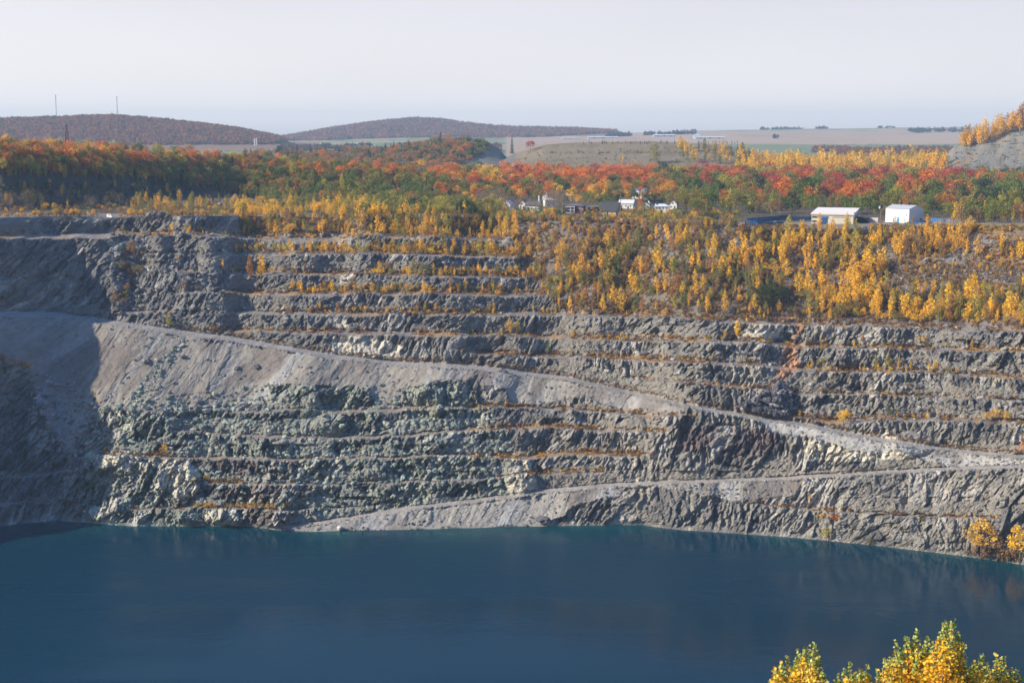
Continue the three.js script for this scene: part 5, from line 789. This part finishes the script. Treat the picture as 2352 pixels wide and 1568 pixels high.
// ------------------------------------------------------------------ far woods
{
  const lump = [0, 1, 2].map(() => { const list = []; for (let i = 0; i < 7; i++) list.push([gauss() * 0.3, ru(0.3, 0.75), gauss() * 0.3, ru(0.22, 0.34)]); return leafCloud(clumps(list, 44), 0.3); });
  const woods = (name, n, where, hues, lo, hi) => { const places = []; for (let i = 0, k = 0; i < n && k < n * 6; k++) { const p = where(); if (!p) continue; i++; const h = pick(hues), t = ru(0.75, 1.2), s = ru(lo, hi); places.push({ m: placed(V(p.x, p.y - s * 0.15, p.z), [s * ru(0.8, 1.2), s, s * ru(0.8, 1.2)]), c: rgb(h[0] * t, h[1] * t, h[2] * t) }); } stuff(name, lump, LEAF_ANY, places); };
  const mix = [[0.4, 0.17, 0.07], [0.32, 0.15, 0.07], [0.46, 0.22, 0.08], [0.26, 0.16, 0.08], [0.11, 0.12, 0.05], [0.36, 0.12, 0.08]];
  woods('hill_forest', 9000, () => { const u = ru(-60, 700), Z = ru(4080, 5150); if (ground((u * K - 512) / FOC * Z * CP, Z) < 150 + 0.01 * (Z - 4000)) return null; return onGround(u, Z); }, mix, 10, 20);
  woods('distant_forest', 7000, () => { const u = ru(640, 1480), Z = ru(6600, 8000), p = onGround(u, Z), base = yAt(plainTop(u), 8600); return p.y > lerp(base - 20, base + 4, (u - 640) / 840) ? p : null; }, mix, 14, 26);
  woods('valley_wood', 1800, () => { const u = ru(1870, 2300), Z = ru(3150, 4100); if (ground((u * K - 512) / FOC * Z * CP, Z) === undefined || fbm(u / 90, Z / 240, 95, 2) < -0.12 - (u - 2000) / 1500) return null; return onGround(u, Z); }, [[0.34, 0.1, 0.07], [0.3, 0.12, 0.07], [0.2, 0.12, 0.08], [0.1, 0.1, 0.06], [0.38, 0.16, 0.08]], 9, 16);
  woods('valley_wood', 900, () => { const u = ru(640, 1150), Z = ru(3200, 4600); return fbm(u / 60, Z / 120, 96, 2) > 0.12 ? onGround(u, Z) : null; }, [[0.1, 0.09, 0.04], [0.16, 0.08, 0.04], [0.07, 0.08, 0.035], [0.24, 0.1, 0.05]], 11, 17);
  const dk = [[0.05, 0.06, 0.035], [0.08, 0.07, 0.04], [0.1, 0.07, 0.04]];
  const rowOf = (a, b, z0, z1) => () => onGround(ru(a, b), ru(z0, z1));
  woods('tree_row', 60, rowOf(1470, 1600, 6300, 6700), dk, 7, 32); woods('tree_row', 60, rowOf(1748, 1842, 8000, 8600), dk, 7, 26); woods('tree_row', 90, rowOf(2090, 2230, 6500, 7300), dk, 7, 32); woods('tree_row', 50, rowOf(1395, 1450, 6300, 6500), dk, 18, 30); woods('tree_row', 12, rowOf(1875, 1900, 8200, 8400), dk, 20, 30); woods('tree_row', 16, rowOf(2015, 2055, 8200, 8500), dk, 8, 22); woods('tree_row', 5, rowOf(1778, 1784, 5600, 5640), dk, 12, 24);
}

// ------------------------------------------------------------------ aspens at the foot of the frame, close to the viewer
{
  const Zn = 22, tipAt = (zx, zy) => [(1840 + zx / 3.267) * 0.91875, (1500 + zy / 3.267) * 0.91875];
  const trees = [
    ['golden aspen top with greenish tips, leftmost of the close treetops', [[650, 340], [585, 362], [430, 440], [515, 405], [372, 500], [330, 572], [715, 580], [675, 440], [292, 650], [560, 470], [480, 500], [620, 480]], 500, 0],
    ['short golden aspen top between the two larger ones', [[935, 500], [880, 548], [1075, 503], [842, 592], [1022, 548], [1095, 590], [810, 640], [970, 570]], 960, 0.6],
    ['tallest golden aspen top, big leafy crown close to the viewer', [[1785, 148], [1715, 160], [1832, 228], [1480, 238], [1395, 288], [1570, 290], [1655, 288], [1302, 325], [1862, 335], [1215, 470], [1160, 560], [1780, 260], [1700, 250], [1440, 330], [1530, 350], [1620, 340], [1350, 400], [1280, 450], [1720, 380], [1800, 420], [1480, 430], [1590, 440]], 1500, 0.2],
    ['golden aspen top with pale green tips, rightmost of the close treetops', [[2000, 422], [1945, 470], [2130, 425], [2185, 462], [2290, 535], [1870, 495], [2240, 590], [2050, 500], [2320, 600], [1900, 560], [2150, 540]], 2060, 0.8],
  ];
  const bark = matte(0.17, 0.13, 0.1);
  trees.forEach(([label, tips, cx, dz]) => {
    const axis = atF(...tipAt(cx, 1100), Zn + dz), foot = V(axis.x, EYE - 1.9 - (Zn + dz - 2) * 0.705, -(Zn + dz)), o = thing('aspen_tree', label, 'tree', foot, 0, 'close golden aspen tops'), twigs = [], P = [], C = [], n = V(), a = V(), b = V(), q = V();
    const leaf = (p, ax, green) => {
      n.set(gauss(), gauss() + 0.25, gauss() + 0.25).normalize(); a.set(gauss(), gauss() - 0.7, gauss()).cross(n).normalize(); b.crossVectors(n, a);
      const r = ru(0.019, 0.032), fold = ru(0.1, 0.45), hex = [[-1, 0, 0], [-0.45, -0.85, fold], [0.5, -0.75, fold], [1.1, 0, 0], [0.5, 0.75, fold], [-0.45, 0.85, fold]].map(([i, j, k]) => q.copy(p).addScaledVector(a, i * r).addScaledVector(b, j * r).addScaledVector(n, k * r).toArray());
      const c = green > rnd() ? (rnd() < 0.5 ? [0.5, 0.54, 0.14] : [0.3, 0.38, 0.07]) : rnd() < 0.25 ? [0.8, 0.42, 0.02] : [0.95, 0.62, 0.03], t = ru(0.75, 1.15);
      for (const k of [0, 1, 2, 0, 2, 3, 0, 3, 4, 0, 4, 5]) { P.push(...hex[k]); C.push(c[0] * t, c[1] * t, c[2] * t); }
    };
    const spray = (top, len, r0, r1, count, greenTop) => { const bend = V(gauss() * 0.08, 0, gauss() * 0.1); const root = V(lerp(top.x, 0, 0.25), top.y - len, lerp(top.z, 0, 0.25)).add(bend); twigs.push(bar(root.toArray(), top.toArray(), 0.012, 0.004, 4)); for (let i = 0; i < count; i++) { const t = Math.pow(rnd(), 0.8), r = lerp(r0, r1, t), g = Math.sqrt(rnd()) * r, an = ru(0, 6.28), p = V().lerpVectors(top, root, t).add(V(Math.cos(an) * g, gauss() * 0.05, Math.sin(an) * g)); leaf(p, null, clamp(greenTop * (1.15 - t * 2.1) + 0.06, 0, 0.95)); } };
    for (const [zx, zy] of tips) { const tip = atF(...tipAt(zx, zy + 10), Zn + dz + gauss() * 0.5).sub(foot); spray(tip, 0.95, 0.035, 0.2, 210, 1.1); }
    const span = Math.max(...tips.map((t) => t[0])) - Math.min(...tips.map((t) => t[0]));
    for (let i = 0; i < span / 9; i++) { // the body of the crown under the tips
      const zx = ru(Math.min(...tips.map((t) => t[0])), Math.max(...tips.map((t) => t[0]))); let low = 0; for (const t of tips) low = Math.max(low, 1 - Math.abs(t[0] - zx) / 130 > 0 ? 800 - t[1] : 0);
      const tip = atF(...tipAt(zx, 800 - low * ru(0.05, 0.78) + 40), Zn + dz + gauss() * 0.9).sub(foot); spray(tip, 1.0, 0.08, 0.28, 170, 0.25);
    }
    part('trunk', [bar([0, -0.3, 0], [0, axis.y - foot.y + 0.6, 0], 0.13, 0.05, 8)], bark, o);
    part('branch', twigs, bark, o);
    const g = new THREE.BufferGeometry(); g.setAttribute('position', new THREE.Float32BufferAttribute(P, 3)); g.setAttribute('color', new THREE.Float32BufferAttribute(C, 3)); g.computeVertexNormals();
    const m = part('foliage', g, new THREE.MeshPhysicalMaterial({ vertexColors: true, roughness: 0.6, side: THREE.DoubleSide, transmission: 0.35, thickness: 0 }), o); m.userData.kind = 'stuff';
  });
}

scene.traverse((o) => { if (o.isMesh) { o.castShadow = true; o.receiveShadow = true; } });
renderer.render(scene, camera);
